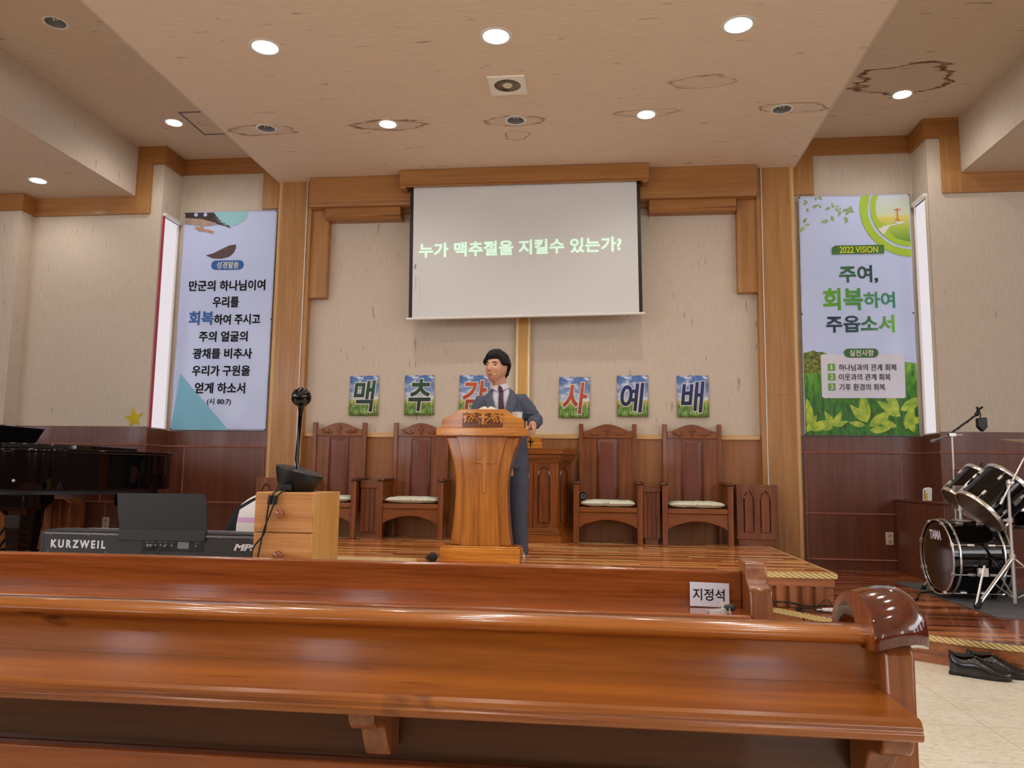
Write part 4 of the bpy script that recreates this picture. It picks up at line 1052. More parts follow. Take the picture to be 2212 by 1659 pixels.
kb = thing('stage_keyboard', 'long dark grey electric stage piano seen from behind, with a music stand', 'keyboard', (-1.9, 4.75, 0))
KX0, KX1 = -2.662, -1.10
MB().box(KX0, KX1, 4.58, 4.92, .512, .642).build('body', M['gray'], kb, bevel=.006)
MB().box(KX0 - .004, KX0 + .022, 4.576, 4.924, .500, .645).build('end_cap', M['gray'], kb, bevel=.008)
MB().box(KX1 - .022, KX1 + .004, 4.576, 4.924, .500, .645).build('end_cap', M['gray'], kb, bevel=.008)
MB().box(KX0 + .022, KX1 - .022, 4.574, 4.581, .628, .640).build('rear_lip', M['gray2'], kb)
MB().box(KX0 + .022, KX1 - .022, 4.583, 4.765, .6415, .654).build('control_panel', M['gray'], kb, bevel=.003)
kw = MB()
for k in range(52): kw.box(KX0 + .09 + k * .0265, KX0 + .09 + k * .0265 + .0255, 4.78, 4.919, .6425, .6435)
kw.build('white_keys', M['white'], kb)
text('KURZWEIL', (-2.593, .545, -2.232, .594), 4.5795, .035, 0, .001, 1.45).build('lettering', M['paper'], kb)
text('MPS10', (-1.406, .553, -1.18, .594), 4.5795, .04, .25, .001).build('lettering', M['paper'], kb)
b = MB()
for x in (-2.60, -2.35, -2.24, -1.30, -1.5): b.sphere((x, 4.5795, .624), .003, 8, 6)
for x in (-2.61, -2.23): b.sphere((x, 4.5795, .525), .003, 8, 6)
b.build('screw', M['chromer'], kb)
MB().box(-1.990, -1.60, 4.577, 4.581, .540, .604).build('jack_panel', M['black'], kb)
MB().box(-1.762, -1.690, 4.5755, 4.5775, .557, .598).build('rating_plate', plain('grey_label', (120, 122, 126), .4), kb)
b = MB()
for x in (-1.955, -1.93, -1.905, -1.87, -1.835, -1.80, -1.645): b.cyl((x, 4.578, .575), (x, 4.574, .575), .007, n=12)
for x in (-1.96, -1.925, -1.88, -1.84, -1.80, -1.64): b.box(x - .012, x + .012, 4.576, 4.5775, .592, .596)
b.build('jack', M['gray2'], kb)
for x in (-1.945, -1.925, -1.835):
    cb = MB().tube(smooth([(x, 4.574, .575), (x - .004, 4.55, .57), (x - .022, 4.54, .54), (x - .035, 4.55, .49), (x - .035, 4.60, .40), (x - .03, 4.7, .10), (x - .03, 4.72, .006)]), .0035, 6).build('plug_cable', M['cable'], kb)
    MB().cyl((x, 4.576, .575), (x, 4.552, .572), .006, n=12).build('plug', M['chromer'], cb)
ms = [(-2.145, .602), (-1.585, .614), (-1.588, .70), (-1.612, .862), (-1.620, .880), (-1.640, .889), (-2.190, .884), (-2.196, .876), (-2.178, .77), (-2.155, .69)]
MB().prism(ms, 'y', 0, .006).xform(Matrix.Translation((0, 4.588, .6)) @ Matrix.Rotation(R(-6), 4, 'X') @ Matrix.Translation((0, -.012, -.6))).build('music_stand', plain('smoky_grey_stand', (34, 32, 32), .4, 0, 0, .3), kb, bevel=.001)
MB().box(-2.145, -1.585, 4.566, 4.60, .602, .668).build('stand_bracket', M['gray'], kb, bevel=.003)
for sx in (-2.45, -1.76):
    b = MB()
    b.tube([(sx, 4.60, .02), (sx, 4.90, .495)], .016).tube([(sx, 4.90, .02), (sx, 4.60, .495)], .016).tube([(sx, 4.57, .018), (sx, 4.93, .018)], .016).tube([(sx, 4.58, .498), (sx, 4.92, .498)], .013)
    b.build('stand_leg', M['black'], kb)
kc = thing('keyboard_chair', 'plain chair behind the stage piano, under the striped jacket', 'chair', (-1.52, 5.25, 0))
MB().box(-1.72, -1.32, 5.02, 5.42, .40, .44).build('seat', M['black'], kc, bevel=.01)
MB().box(-1.71, -1.33, 5.395, 5.42, .58, .80).build('backrest', M['black'], kc, bevel=.01)
for (x, y, h) in ((-1.70, 5.04, .40), (-1.34, 5.04, .40), (-1.70, 5.405, .80), (-1.34, 5.405, .80)): MB().cyl((x, y, 0), (x, y, h), .013).build('leg', M['black'], kc)
def jacket_mat():
    t = NT('white_black_pink_stripes', .9); o = t.obj(); sep = t.n('ShaderNodeSeparateXYZ', Vector=o)
    X, Z = sep.outputs[0], sep.outputs[2]
    d = t.math('ADD', Z, t.math('MULTIPLY', X, -.62))
    c = t.ramp(t.math('DIVIDE', t.math('SUBTRACT', d, .55), .55, True), [(0, lin(238, 232, 228))], 'CONSTANT')
    def band(v, a, b): return t.math('MULTIPLY', t.math('GREATER_THAN', v, a), t.math('LESS_THAN', v, b))
    c = t.mix(band(Z, .095, .130), lin(236, 230, 228), lin(216, 176, 216))
    c = t.mix(t.math('MAXIMUM', band(d, .315, .345), band(d, .375, .42)), c, lin(24, 24, 30))
    c = t.mix(t.math('LESS_THAN', X, -.215), c, lin(26, 26, 32))
    t.color(c); return t.m
jk = MB()
def jf(u, v):
    a = lerp(-PI * .5, PI * .5, u); z0 = .45
    x = .30 * math.sin(a); top = .30 * math.cos(a) ** .8 if abs(a) < PI / 2 - 1e-3 else 0
    n_ = noise.noise(Vector((u * 5, v * 4, 1))) * .012
    if v < .5: return (-1.52 + x * 1.02, 5.36 - .07 * (1 - (2 * v) ** 3) * 1.0 + n_, lerp(z0 + .13, z0 + .13 + top + .004, v * 2))
    return (-1.52 + x * 1.02, 5.40 + .05 * ((v - .5) * 2) ** .5 + n_, lerp(z0 + .13 + top + .004, z0 + .13, v * 2 - 1))
jo = jk.grid(jf, 36, 24).build('striped_jacket', None, None, solid=.006)
jm = jacket_mat(); jo.data.materials.append(jm)
jo.data.transform(Matrix.Translation((1.52, -5.36, -.58))); jo.location = (-1.52, 5.36, .58)
tag(jo, 'white jacket with black and pink stripes draped over the chair behind the stage piano', 'jacket')

# ------------------------------------------------------------------ right side: rug, cupboard, drums, stands
tag(MB().prism([(3.335, 7.28), (3.345, 5.52), (5.6, 5.44), (5.6, 6.99), (3.64, 6.99), (3.64, 7.28)], 'z', ZP, ZP + .008).build('drum_rug', M['rug'], bevel=.002), 'dark grey carpet under the drum kit', 'rug')
cb_ = thing('cupboard', 'plain red-brown wooden cupboard in the right corner below the banner', 'cupboard', (3.79, 7.8, ZP))
MB().box(3.66, 3.945, 7.02, 8.12, ZP, .828).build('body', M['red'], cb_, bevel=.004)
MB().box(3.653, 3.95, 7.01, 8.125, .828, .848).build('top', M['redx'], cb_, bevel=.005)
MB().box(3.68, 3.93, 7.013, 7.022, ZP + .03, .815).build('door', M['red'], cb_, bevel=.003)
tp = thing('tissue_packet', 'white packet with a yellow patch standing on the red-brown cupboard', 'packet', (3.70, 7.45, .848))
MB().prism([(3.663, .850), (3.733, .850), (3.740, .965), (3.713, .972), (3.688, .968), (3.668, .955)], 'y', 7.435, 7.475).build('wrapper', M['white'], tp, bevel=.008)
MB().prism([(3.674, .858), (3.696, .858), (3.694, .925), (3.680, .915)], 'y', 7.4335, 7.4355).build('yellow_patch', plain('yellow_print2', (226, 172, 40), .4), tp)
MB().prism([(3.666, .87), (3.674, .86), (3.678, .945), (3.668, .95)], 'y', 7.4335, 7.4355).build('grey_patch', plain('grey_print', (130, 130, 126), .4), tp)

dk = thing('drum_kit', 'black bass drum with two tilted toms mounted on top, chrome hoops', 'drum', (3.6, 6.42, ZP))
D0 = Vector((3.35, 6.36, .462)); DA = Vector((.999, .03, 0)).normalized(); DR = .267
DM = axis_m(D0, DA)
def drum(parent, name, Mx, r, L, lug_n, head_mats, hoopw=.028, black_hoop=False):
    sh = MB().lathe([(r, .012), (r, L - .012)], Mx, 64).lathe([(r - .006, L - .012), (r - .006, .012)], Mx, 64).build(name, M['blackg'], parent)
    return sh
def hoop(parent, Mx, r, z0, z1, m='chrome'):
    prof = [(r + .002, z0), (r + .012, z0), (r + .014, (z0 + z1) / 2), (r + .012, z1), (r + .002, z1), (r + .002, z0)]
    return MB().lathe(prof, Mx, 64).build('hoop', M[m], parent)
def head(parent, Mx, r, z, m): return MB().lathe([(.0001, z), (r + .002, z), (r + .003, z + .004), (.0001, z + .004)], Mx, 64).build('drum_head', M[m], parent)
BL = .345
bd = drum(dk, 'bass_drum', DM, DR, BL, 8, None)
head(bd, DM, DR - .012, -.022, 'drumhead'); head(bd, DM, DR, BL + .002, 'drumhead')
hoop(bd, DM, DR, -.036, -.026); hoop(bd, DM, DR + .004, .010, .024); hoop(bd, DM, DR, BL + .022, BL + .034); hoop(bd, DM, DR + .004, BL - .026, BL - .012)
for z in (-.026, BL - .012): MB().lathe([(DR + .001, z), (DR + .009, z), (DR + .009, z + .036), (DR + .001, z + .036), (DR + .001, z)], DM, 64).build('wood_hoop', M['blackg'], bd)
for k in range(8):
    a = 2 * PI * (k + .5) / 8; Rk = Matrix.Rotation(a, 4, 'Z')
    for z0, z1, zc in ((.075, .125, -.02), (BL - .125, BL - .075, BL + .02)):
        lg = MB().box(DR - .002, DR + .016, -.009, .009, z0, z1, DM @ Rk).build('lug', M['chromer'], bd, bevel=.004)
    b = MB()
    b.cyl(DM @ Rk @ Vector((DR + .012, 0, -.03)), DM @ Rk @ Vector((DR + .010, 0, .08)), .0035, n=8)
    b.box(DR - .004, DR + .018, -.014, .014, -.042, -.022, DM @ Rk)
    b.cyl(DM @ Rk @ Vector((DR + .012, 0, BL + .03)), DM @ Rk @ Vector((DR + .010, 0, BL - .08)), .0035, n=8)
    b.box(DR - .004, DR + .018, -.014, .014, BL + .020, BL + .040, DM @ Rk)
    b.build('tension_rod', M['chrome'], bd)
tm = text_me('TAMA', .03)
xs = [v.co.x for v in tm.vertices]; ys = [v.co.y for v in tm.vertices]
hx = Vector((0, 0, 1)).cross(DA).normalized()      # to the right as seen from the front head is -hx
def tama(v):
    u = (v.x - min(xs)) / (max(xs) - min(xs)); t = (v.y - min(ys)) / (max(ys) - min(ys))
    p = D0 - DA * (.0225 + .001 * (v.z / .02)) + (-hx) * lerp(-.12, .07, u) + Vector((0, 0, 1)) * lerp(.125, .195, t)
    return p
MB().mesh(tm, fn=tama).build('lettering', M['paper'], bd)
for sy in (-1, 1):
    side = Vector((DA.y, -DA.x, 0)) * (1 if sy < 0 else -1)     # toward the camera for sy<0
    p = D0 + DA * .16 + side * .27 + Vector((0, 0, -.11)); f = D0 + DA * .03 + side * .43; f.z = ZP + .022
    b = MB().box(-.035, .035, -.03, .03, -.004, .018, axis_m(D0 + DA * .155 + side * .285 + Vector((0, 0, -.08)), side))
    b.cyl(p + Vector((0, 0, .06)) + (p - f).normalized() * .02 + side * .03, f, .0085, n=12)
    sp = b.build('spur', M['chrome'], bd)
    MB().cyl(f + (p - f).normalized() * .03, f - Vector((0, 0, .022)), .014, .020, n=14).build('rubber_foot', M['rubber'], sp)
mt = D0 + DA * .16
MB().box(-.055, .055, -.04, .04, 0, .018, Matrix.Translation((mt.x, mt.y, D0.z + DR - .004))).cyl((mt.x, mt.y, D0.z + DR), (mt.x, mt.y, .955), .0165, n=20).cyl((mt.x, mt.y, .80), (mt.x, mt.y, .82), .024, n=20).box(-.045, .045, -.02, .02, -.02, .03, Matrix.Translation((mt.x, mt.y, .965))).build('tom_mount', M['chromer'], dk, bevel=.003)
def tom(c, d, r, L):
    Mx = axis_m(Vector(c) - Vector(d).normalized() * L / 2, d)
    t = drum(dk, 'tom', Mx, r, L, 6, None)
    head(t, Mx, r - .006, -.006, 'drumsmoke'); head(t, Mx, r, L + .002, 'screen')
    hoop(t, Mx, r, -.018, .010); hoop(t, Mx, r, L - .010, L + .018)
    for k in range(6):
        Rk = Matrix.Rotation(2 * PI * (k + .3) / 6, 4, 'Z'); b = MB()
        b.box(r - .002, r + .015, -.009, .009, .045, .085, Mx @ Rk).box(r - .002, r + .015, -.009, .009, L - .085, L - .045, Mx @ Rk)
        b.build('lug', M['chromer'], t, bevel=.003)
        b = MB(); b.cyl(Mx @ Rk @ Vector((r + .012, 0, -.014)), Mx @ Rk @ Vector((r + .012, 0, .06)), .003, n=8).cyl(Mx @ Rk @ Vector((r + .012, 0, L + .014)), Mx @ Rk @ Vector((r + .012, 0, L - .06)), .003, n=8)
        b.build('tension_rod', M['chrome'], t)
    MB().box(-.03, .03, -.018, .018, 0, .004, Mx @ Matrix.Rotation(R(200), 4, 'Z') @ Matrix.Translation((r, 0, L * .62)) @ Matrix.Rotation(PI / 2, 4, 'Y')).build('badge', M['gray2'], t)
    return t
tom((3.655, 6.15, .912), (.74, .04, .67), .178, .29)
tom((3.655, 6.47, .945), (.70, .0, .71), .160, .25)
MB().tube([(mt.x, mt.y, .965), (mt.x + .04, mt.y - .08, .965), (3.58, 6.2, .965)], .011).tube([(mt.x, mt.y, .97), (mt.x + .02, mt.y + .05, .975), (3.60, 6.43, .985)], .011).build('tom_arm', M['chrome'], dk)

def floor_tom(cx, cy, r, z0, z1, label, nm, cat='drum'):
    t = thing(nm, label, cat, (cx, cy, ZP))
    Mx = axis_m((cx, cy, z0), (0, 0, 1)); L = z1 - z0
    sh = MB().lathe([(r, .012), (r, L - .012)], Mx, 48).build('shell', M['blackg'], t)
    head(t, Mx, r - .004, 0, 'drumsmoke'); head(t, Mx, r, L, 'screen'); hoop(t, Mx, r, -.012, .016); hoop(t, Mx, r, L - .014, L + .014)
    for k in range(3):
        a = 2 * PI * k / 3 + .5
        MB().cyl((cx + (r + .02) * math.cos(a), cy + (r + .02) * math.sin(a), z0 + .15), (cx + (r + .06) * math.cos(a), cy + (r + .06) * math.sin(a), ZP + .010), .007, n=10).build('leg', M['chrome'], t)
    return t
floor_tom(4.07, 6.42, .17, .69, .82, 'chrome-hooped snare drum behind the cymbal stand, at the right edge', 'snare_drum')

def cymbal(t, c, d, r, m='brass'):
    Mx = axis_m(c, d)
    p = MB().lathe([(.008, .022), (.02, .020), (.035, .010), (.045, .002), (r * .6, -.010), (r, -.022), (r, -.0235), (r * .6, -.0115), (.045, .0005), (.008, .0205)], Mx, 56).build('cymbal', M[m], t, recalc=False)
    MB().cyl(Mx @ Vector((0, 0, .022)), Mx @ Vector((0, 0, .045)), .016, .012, n=16).cyl(Mx @ Vector((0, 0, .045)), Mx @ Vector((0, 0, .065)), .009, n=12).build('felt_and_nut', M['black'], p)
def tripod(t, x, y, z0, hub, foot_r, angs, pole_top, rp=.014):
    MB().cyl((x, y, z0 + .03), (x, y, hub + .05), rp, n=18).cyl((x, y, hub + .02), (x, y, pole_top), rp * .8, n=18).build('pole', M['chromer'], t)
    for a in angs:
        fx, fy = x + foot_r * math.cos(a), y + foot_r * math.sin(a)
        mid = Vector((lerp(x, fx, .55), lerp(y, fy, .55), lerp(hub, z0 + .03, .55)))
        n = Vector((-math.sin(a), math.cos(a), 0)) * .008
        lg = MB().tube([Vector((x, y, hub)) + n, Vector((fx, fy, z0 + .035)) + n], .0065).tube([Vector((x, y, hub)) - n, Vector((fx, fy, z0 + .035)) - n], .0065).tube([mid, (x + .02 * math.cos(a), y + .02 * math.sin(a), z0 + .07)], .006).build('leg', M['chrome'], t)
        MB().tube([(lerp(x, fx, .90), lerp(y, fy, .90), lerp(hub, z0 + .035, .9)), (fx, fy, z0 + .024), (fx + .03 * math.cos(a), fy + .03 * math.sin(a), z0 + .020)], [.013, .019, .014], 12).build('rubber_foot', M['rubber'], lg)
    MB().cyl((x, y, hub - .02), (x, y, hub + .02), .024, n=20).cyl((x, y, hub + .24), (x, y, hub + .27), .022, n=20).box(x - .045, x - .02, y - .008, y + .008, hub + .245, hub + .262).build('collar', M['chrome'], t)
s1 = thing('cymbal_stand', 'chrome tripod boom stand holding a big cymbal in front of the drums', 'stand', (3.66, 5.95, ZP))
tripod(s1, 3.66, 5.95, ZP + .008, .506, .345, [R(206), R(326), R(86)], 1.02)
MB().sphere((3.675, 5.95, 1.02), .028, 16, 10).cyl((3.595, 5.935, .87), (3.85, 5.935, 1.345), .0075, n=12).cyl((3.595, 5.935, .87), (3.61, 5.935, .898), .010, n=12).build('boom_arm', M['chrome'], s1)
cymbal(s1, (3.865, 5.935, 1.325), (.10, -.12, 1), .22)
s2 = thing('cymbal_stand', 'stand with a thin tilted cymbal behind the two toms', 'stand', (3.83, 6.72, ZP))
tripod(s2, 3.83, 6.72, ZP + .008, .50, .26, [R(30), R(150), R(270)], 1.13, .012)
cymbal(s2, (3.83, 6.72, 1.115), (.17, -.06, 1), .225)
s3 = thing('microphone_stand', 'tall chrome stand with a black angled boom arm behind the drums', 'stand', (3.60, 6.66, ZP))
tripod(s3, 3.60, 6.66, ZP + .008, .40, .24, [R(80), R(200), R(320)], 1.40, .011)
MB().cyl((3.44, 6.66, 1.345), (3.60, 6.66, 1.405), .007, n=12).cyl((3.435, 6.66, 1.342), (3.475, 6.66, 1.358), .013, n=14).build('counterweight', M['gray2'], s3)
MB().cyl((3.57, 6.66, 1.395), (3.80, 6.66, 1.565), .008, n=12).tube([(3.60 + .02 * i, 6.66 + .011 * math.cos(i * 1.7), 1.415 + .0148 * i + .011 * math.sin(i * 1.7)) for i in range(10)], .004, 6).build('boom_arm', M['black'], s3)
MB().box(3.575, 3.63, 6.645, 6.675, 1.385, 1.415).cyl((3.62, 6.655, 1.40), (3.68, 6.65, 1.398), .008, n=10).build('clutch', M['chromer'], s3, bevel=.003)
MB().sphere((3.80, 6.66, 1.568), .018, 14, 10).tube([(3.80, 6.66, 1.57), (3.815, 6.66, 1.60), (3.80, 6.66, 1.625)], .010).tube([(3.80, 6.66, 1.59), (3.83, 6.66, 1.615), (3.845, 6.66, 1.625)], .009).build('mic_clip', M['black'], s3)
hm = thing('hanging_microphone', 'black pentagonal microphone cover hanging from the boom arm above the drums', 'microphone', (3.83, 6.66, 1.45))
MB().prism([(3.795, 1.535), (3.865, 1.54), (3.867, 1.465), (3.832, 1.425), (3.795, 1.465)], 'y', 6.635, 6.685).build('cover', M['black'], hm, bevel=.006)
MB().tube(smooth([(3.815, 6.66, 1.60), (3.826, 6.66, 1.57), (3.822, 6.66, 1.535)]), .005).build('strap', M['cable'], hm)
tag(MB().tube(smooth([(3.52, 6.62, ZP + .018), (3.38, 6.62, ZP + .016), (3.25, 6.55, ZP + .008), (3.12, 6.25, ZP + .006), (2.95, 6.1, ZP + .006), (2.7, 6.02, ZP + .006)]), .006, 8).build('black_cord', M['cable']), 'black cord running from the drum rug across the platform', 'cord')

# ------------------------------------------------------------------ cables and connectors on the platform
def cable(pts, label, r=.005): return tag(MB().tube(smooth(pts, 7), r, 8).build('audio_cable', M['cable']), label, 'cable', 'loose cables by the stage corner')
z = ZP + .007
cable([(1.86, 5.50, .02), (1.90, 5.60, .08), (1.93, 5.69, z + .012), (2.05, 5.70, z + .03), (2.2, 5.68, z + .01), (2.34, 5.66, z + .02), (2.48, 5.62, z), (2.62, 5.58, z)], 'black cable lying along the stage corner and rising over the platform edge')
cable([(1.95, 5.10, .006), (2.03, 5.28, .03), (2.10, 5.42, .10), (2.118, 5.475, z + .012), (2.115, 5.54, z), (2.10, 5.60, z), (2.16, 5.66, z), (2.28, 5.62, z)], 'black cable hanging over the platform edge down to the floor')
cable([(2.10, 5.62, z), (2.17, 5.50, z), (2.30, 5.48, z), (2.32, 5.56, z), (2.22, 5.60, z)], 'black cable loop lying on the platform', .004)
cable([(2.25, 5.64, z + .02), (2.32, 5.66, z + .06), (2.36, 5.66, z + .02), (2.42, 5.66, z + .065), (2.44, 5.64, z + .01), (2.52, 5.60, z)], 'thin black cable standing in loops beside the stage corner', .0035)
cable([(2.30, 5.62, z), (2.42, 5.58, z + .01), (2.55, 5.55, z), (2.68, 5.50, z)], 'black cable running right from the white plugs', .006)
def plug(p0, p1, m, label):
    t = thing('cable_plug', label, 'plug', p0, 0, 'plugs in the cable heap')
    a, b_ = Vector(p0), Vector(p1)
    MB().cyl(a, lerp(a, b_, .75), .011, n=14).build('sleeve', m, t)
    MB().cyl(lerp(a, b_, .75), b_, .006, n=12).build('tip', M['chromer'], t)
plug((2.37, 5.555, z + .012), (2.22, 5.545, z + .008), M['white'], 'white plug on the platform at the left of the cable heap')
plug((2.40, 5.53, z + .010), (2.26, 5.515, z + .008), M['chromer'], 'silver plug with an orange tip beside the white plug')
plug((2.46, 5.66, z + .02), (2.50, 5.655, z + .018), plain('yellow_plastic', (226, 204, 40), .5), 'tiny yellow plug at the back of the cable heap')

# ------------------------------------------------------------------ shoes
def shoe(hx, hy, ang, label, seed):
    t = thing('dress_shoe', label, 'shoe', (hx, hy, 0), ang, 'pair of black dress shoes')
    T = Matrix.Translation((hx, hy, 0)) @ Matrix.Rotation(ang, 4, 'Z')
    L = .285
    def half(s): return lerp(.030, .046, min(1, s / .62) ** 1.2) if s < .62 else .046 * max(0, 1 - ((s - .62) / .40) ** 2.2) ** .5
    def ring(s, z0, top, k=18):
        w = half(s) * (1 if s > .06 else (max(0, s) / .06) ** .5 * .98 + .02)
        return [(s * L, w * math.cos(a), z0 + (top - z0) * max(0, math.sin(a)) ** .65) for a in [PI * i / (k - 1) for i in range(k)]] + [(s * L, -w * .9, z0), (s * L, w * .9, z0)]
    def top(s):
        return lerp(.128, .090, s / .2) if s < .2 else lerp(.090, .108, (s - .2) / .25) if s < .45 else lerp(.108, .066, (s - .45) / .3) if s < .75 else lerp(.066, .042, (s - .75) / .25)
    ss = [.004, .03, .08, .15, .25, .35, .45, .55, .65, .72, .8, .88, .94, .98, 1.0]
    up = MB().loft([ring(s, .016, top(s) + .003 * noise.noise(Vector((s * 14, seed, 0)))) for s in ss])
    up.xform(T).build('upper', M['shoe'], t, ang=60)
    op = MB()
    op.loft([[(s * L, .021 * math.cos(a) * w, h + .003 * 0) for a in [2 * PI * i / 14 for i in range(14)]] for s, w, h in ()]) if False else None
    o_ = [(lerp(.02, .42, .5) * L + .20 * L * math.cos(a) * 1.0, .027 * math.sin(a), .110 + .008 * math.cos(2 * a)) for a in [2 * PI * i / 24 for i in range(24)]]
    MB().ngon(o_).tube(o_, .003, 6, closed=True).xform(T).build('opening', M['rubber'], t)
    so = []
    for z0, z1 in ((.004, .017),):
        so = [(s * L, half(s) + .004) for s in ss] + [(s * L, -half(s) - .004) for s in ss[::-1]]
    MB().prism(so, 'z', .006, .017).xform(T).build('sole', M['sole'], t, bevel=.002)
    MB().prism([(x, y) for x, y in [(.0, -.028), (.065, -.033), (.065, .033), (0, .028)]], 'z', 0, .018).xform(T).build('heel', M['sole'], t, bevel=.003)
    lc_ = MB()
    for k in range(4):
        s = .47 + .045 * k; lc_.tube([(s * L, -.018, top(s) - .002), (s * L + .004, 0, top(s) + .005), (s * L, .018, top(s) - .002)], .0022, 6)
    lc_.xform(T).build('laces', M['rubber'], t)
shoe(2.655, 4.60, R(-30), 'black leather dress shoe of the pair below the platform edge, the nearer one', 1)
shoe(2.77, 4.655, R(-30), 'black leather dress shoe of the pair, the one closer to the platform edge', 5)

# ------------------------------------------------------------------ pews
def bracket(root, x0, x1, yb, yf, zt):
    d = yb - yf
    P = [(p.x, p.y) for p in smooth([(yf, zt - .004, 0), (yf + .004, zt - .020, 0), (yf + .022, zt - .036, 0), (yf + .052, zt - .040, 0), (yf + .070, zt - .050, 0), (yf + .088, zt - .078, 0), (yf + .108, zt - .102, 0), (yf + .135, zt - .108, 0), (yb, zt - .112, 0)], 4)] + [(yb, zt), (yf, zt)]
    P_ = [(yf, zt), (yf + .004, zt - .018), (yf + .022, zt - .034), (yf + .050, zt - .036), (yf + .066, zt - .040), (yf + .084, zt - .058), (yf + .096, zt - .080), (yf + .116, zt - .094), (yf + .140, zt - .096), (yb, zt - .100), (yb, zt)]
    return MB().prism(P, 'x', x0, x1).build('bracket', M['pewz'], root, bevel=.003)
p1 = thing('pew', 'nearest varnished wooden pew, seen from behind, with a dark scroll-topped end', 'pew', (-.4, 1.5, 0))
XL, XR = -2.3, 1.24
MB().box(XL, XR, 1.400, 1.424, .655, .758).build('back_panel', M['pew'], p1)
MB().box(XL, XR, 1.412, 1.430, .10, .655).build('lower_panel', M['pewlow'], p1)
rp = [(1.378, .756), (1.374, .763), (1.376, .771), (1.384, .7775), (1.40, .781), (1.425, .781), (1.440, .776), (1.447, .766), (1.445, .756), (1.42, .752), (1.39, .752)]
MB().prism(rp, 'x', XL, XR - .003).build('top_rail', M['pew'], p1, ang=50)
lp = [(1.400, .657), (1.400, .687), (1.215, .6865), (1.206, .683), (1.202, .676), (1.2035, .672), (1.200, .668), (1.201, .660), (1.205, .657)]
MB().prism(lp, 'x', XL, XR).build('book_ledge', M['pew'], p1, bevel=.0015, ang=12)
bracket(p1, .398, .440, 1.40, 1.235, .657); bracket(p1, 1.196, 1.24, 1.40, 1.235, .657); bracket(p1, -.55, -.51, 1.40, 1.235, .657); bracket(p1, -1.4, -1.36, 1.40, 1.235, .657)
MB().box(XL, XR, 1.384, 1.412, .16, .524).build('lower_rail', M['pewd'], p1, bevel=.004)
MB().box(XL, XR, 1.424, 1.84, .40, .428).build('seat', M['pew'], p1, bevel=.006)
ep = [(1.345, 0), (1.345, .745), (1.37, .775), (1.43, .775), (1.47, .72), (1.52, .60), (1.60, .56), (1.84, .55), (1.86, .53), (1.86, 0)]
MB().prism(ep, 'x', 1.24, 1.286).build('end_panel', M['pewz'], p1, bevel=.006)
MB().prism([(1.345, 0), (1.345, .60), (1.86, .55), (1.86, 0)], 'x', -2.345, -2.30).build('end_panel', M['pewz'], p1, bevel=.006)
# hooked scroll on top of the end: an arch swept across the thickness of the end
sc_o = smooth([(1.336, .752, 0), (1.334, .772, 0), (1.345, .800, 0), (1.375, .823, 0), (1.425, .833, 0), (1.485, .826, 0), (1.535, .806, 0), (1.568, .776, 0), (1.575, .745, 0)], 5)
sc_i = smooth([(1.553, .742, 0), (1.546, .770, 0), (1.524, .795, 0), (1.49, .808, 0), (1.455, .802, 0), (1.43, .778, 0), (1.418, .742, 0)], 4)
prof = [(p.x, p.y) for p in sc_o] + [(p.x, p.y) for p in sc_i]
b = MB()
no = len(sc_o)
slices = []
for k, xx in enumerate((1.222, 1.226, 1.235, 1.262, 1.285, 1.30, 1.309, 1.313)):
    sh = (.985, 1.0, 1.0, 1.0, .975, .93, .86, .78)[k]; up_ = (0, 0, .003, .010, .012, .010, .004, 0)[k]
    slices.append([(xx, 1.45 + (y - 1.45) * sh, .76 + (z - .76) * sh + (up_ if i_ < no else 0)) for i_, (y, z) in enumerate(prof)])
b.loft(slices)
so_ = b.build('scroll_cap', M['scroll'], p1, ang=40)
so_.data.materials.append(M['pewz'])
for f in so_.data.polygons:
    if f.normal.x < -.8: f.material_index = 1

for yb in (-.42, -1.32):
    dup(p1, (-.4, yb, 0), 0, 'unseen varnished pew added behind the nearest one to block low light', 'unseen pews added behind the camera')

p2 = thing('pew', 'front pew, second from the camera, with a white name card standing on its ledge', 'pew', (-.4, 2.3, 0))
XL2, XR2 = -2.9, 1.166
MB().box(XL2, XR2, 2.200, 2.226, .10, .776).build('back_panel', M['pewd'], p2, bevel=.006)
MB().prism([(2.20, .652), (2.20, .680), (2.082, .680), (2.075, .676), (2.073, .668), (2.076, .664), (2.076, .652)], 'x', XL2, XR2).build('book_ledge', M['pewd'], p2, bevel=.0015, ang=12)
for xx in (.55, -.4, -1.4): bracket(p2, xx, xx + .04, 2.20, 2.09, .652)
MB().box(XL2, XR2, 2.186, 2.200, .16, .53).build('lower_rail', M['pewd'], p2, bevel=.004)
MB().box(XL2, XR2, 2.226, 2.64, .40, .428).build('seat', M['pewd'], p2, bevel=.006)
ep = [(2.085, 0), (2.085, .728), (2.092, .744), (2.118, .752), (2.140, .762), (2.152, .785), (2.158, .800), (2.165, .806), (2.245, .806), (2.252, .80), (2.26, .74), (2.32, .58), (2.64, .55), (2.66, .53), (2.66, 0)]
MB().prism(ep, 'x', 1.166, 1.222).build('end_panel', M['pewz'], p2, bevel=.005)
MB().prism([(2.085, 0), (2.085, .72), (2.25, .80), (2.66, .55), (2.66, 0)], 'x', XL2 - .056, XL2).build('end_panel', M['pewz'], p2, bevel=.005)
nc = thing('name_card', 'white reserved-seat card with black Korean letters leaning on the front pew', 'card', (1.08, 2.19, .680))
Tc = Matrix.Translation((1.079, 2.186, .682)) @ Matrix.Rotation(R(-7), 4, 'X') @ Matrix.Rotation(R(1), 4, 'Y')
MB().box(-.0515, .0515, 0, .0012, 0, .0625).xform(Tc).build('card', M['paper'], nc)
text('지정석', (-.044, .0155, .039, .0465), -.0002, .012, 0, .0004).xform(Tc).build('lettering', M['ink'], nc)
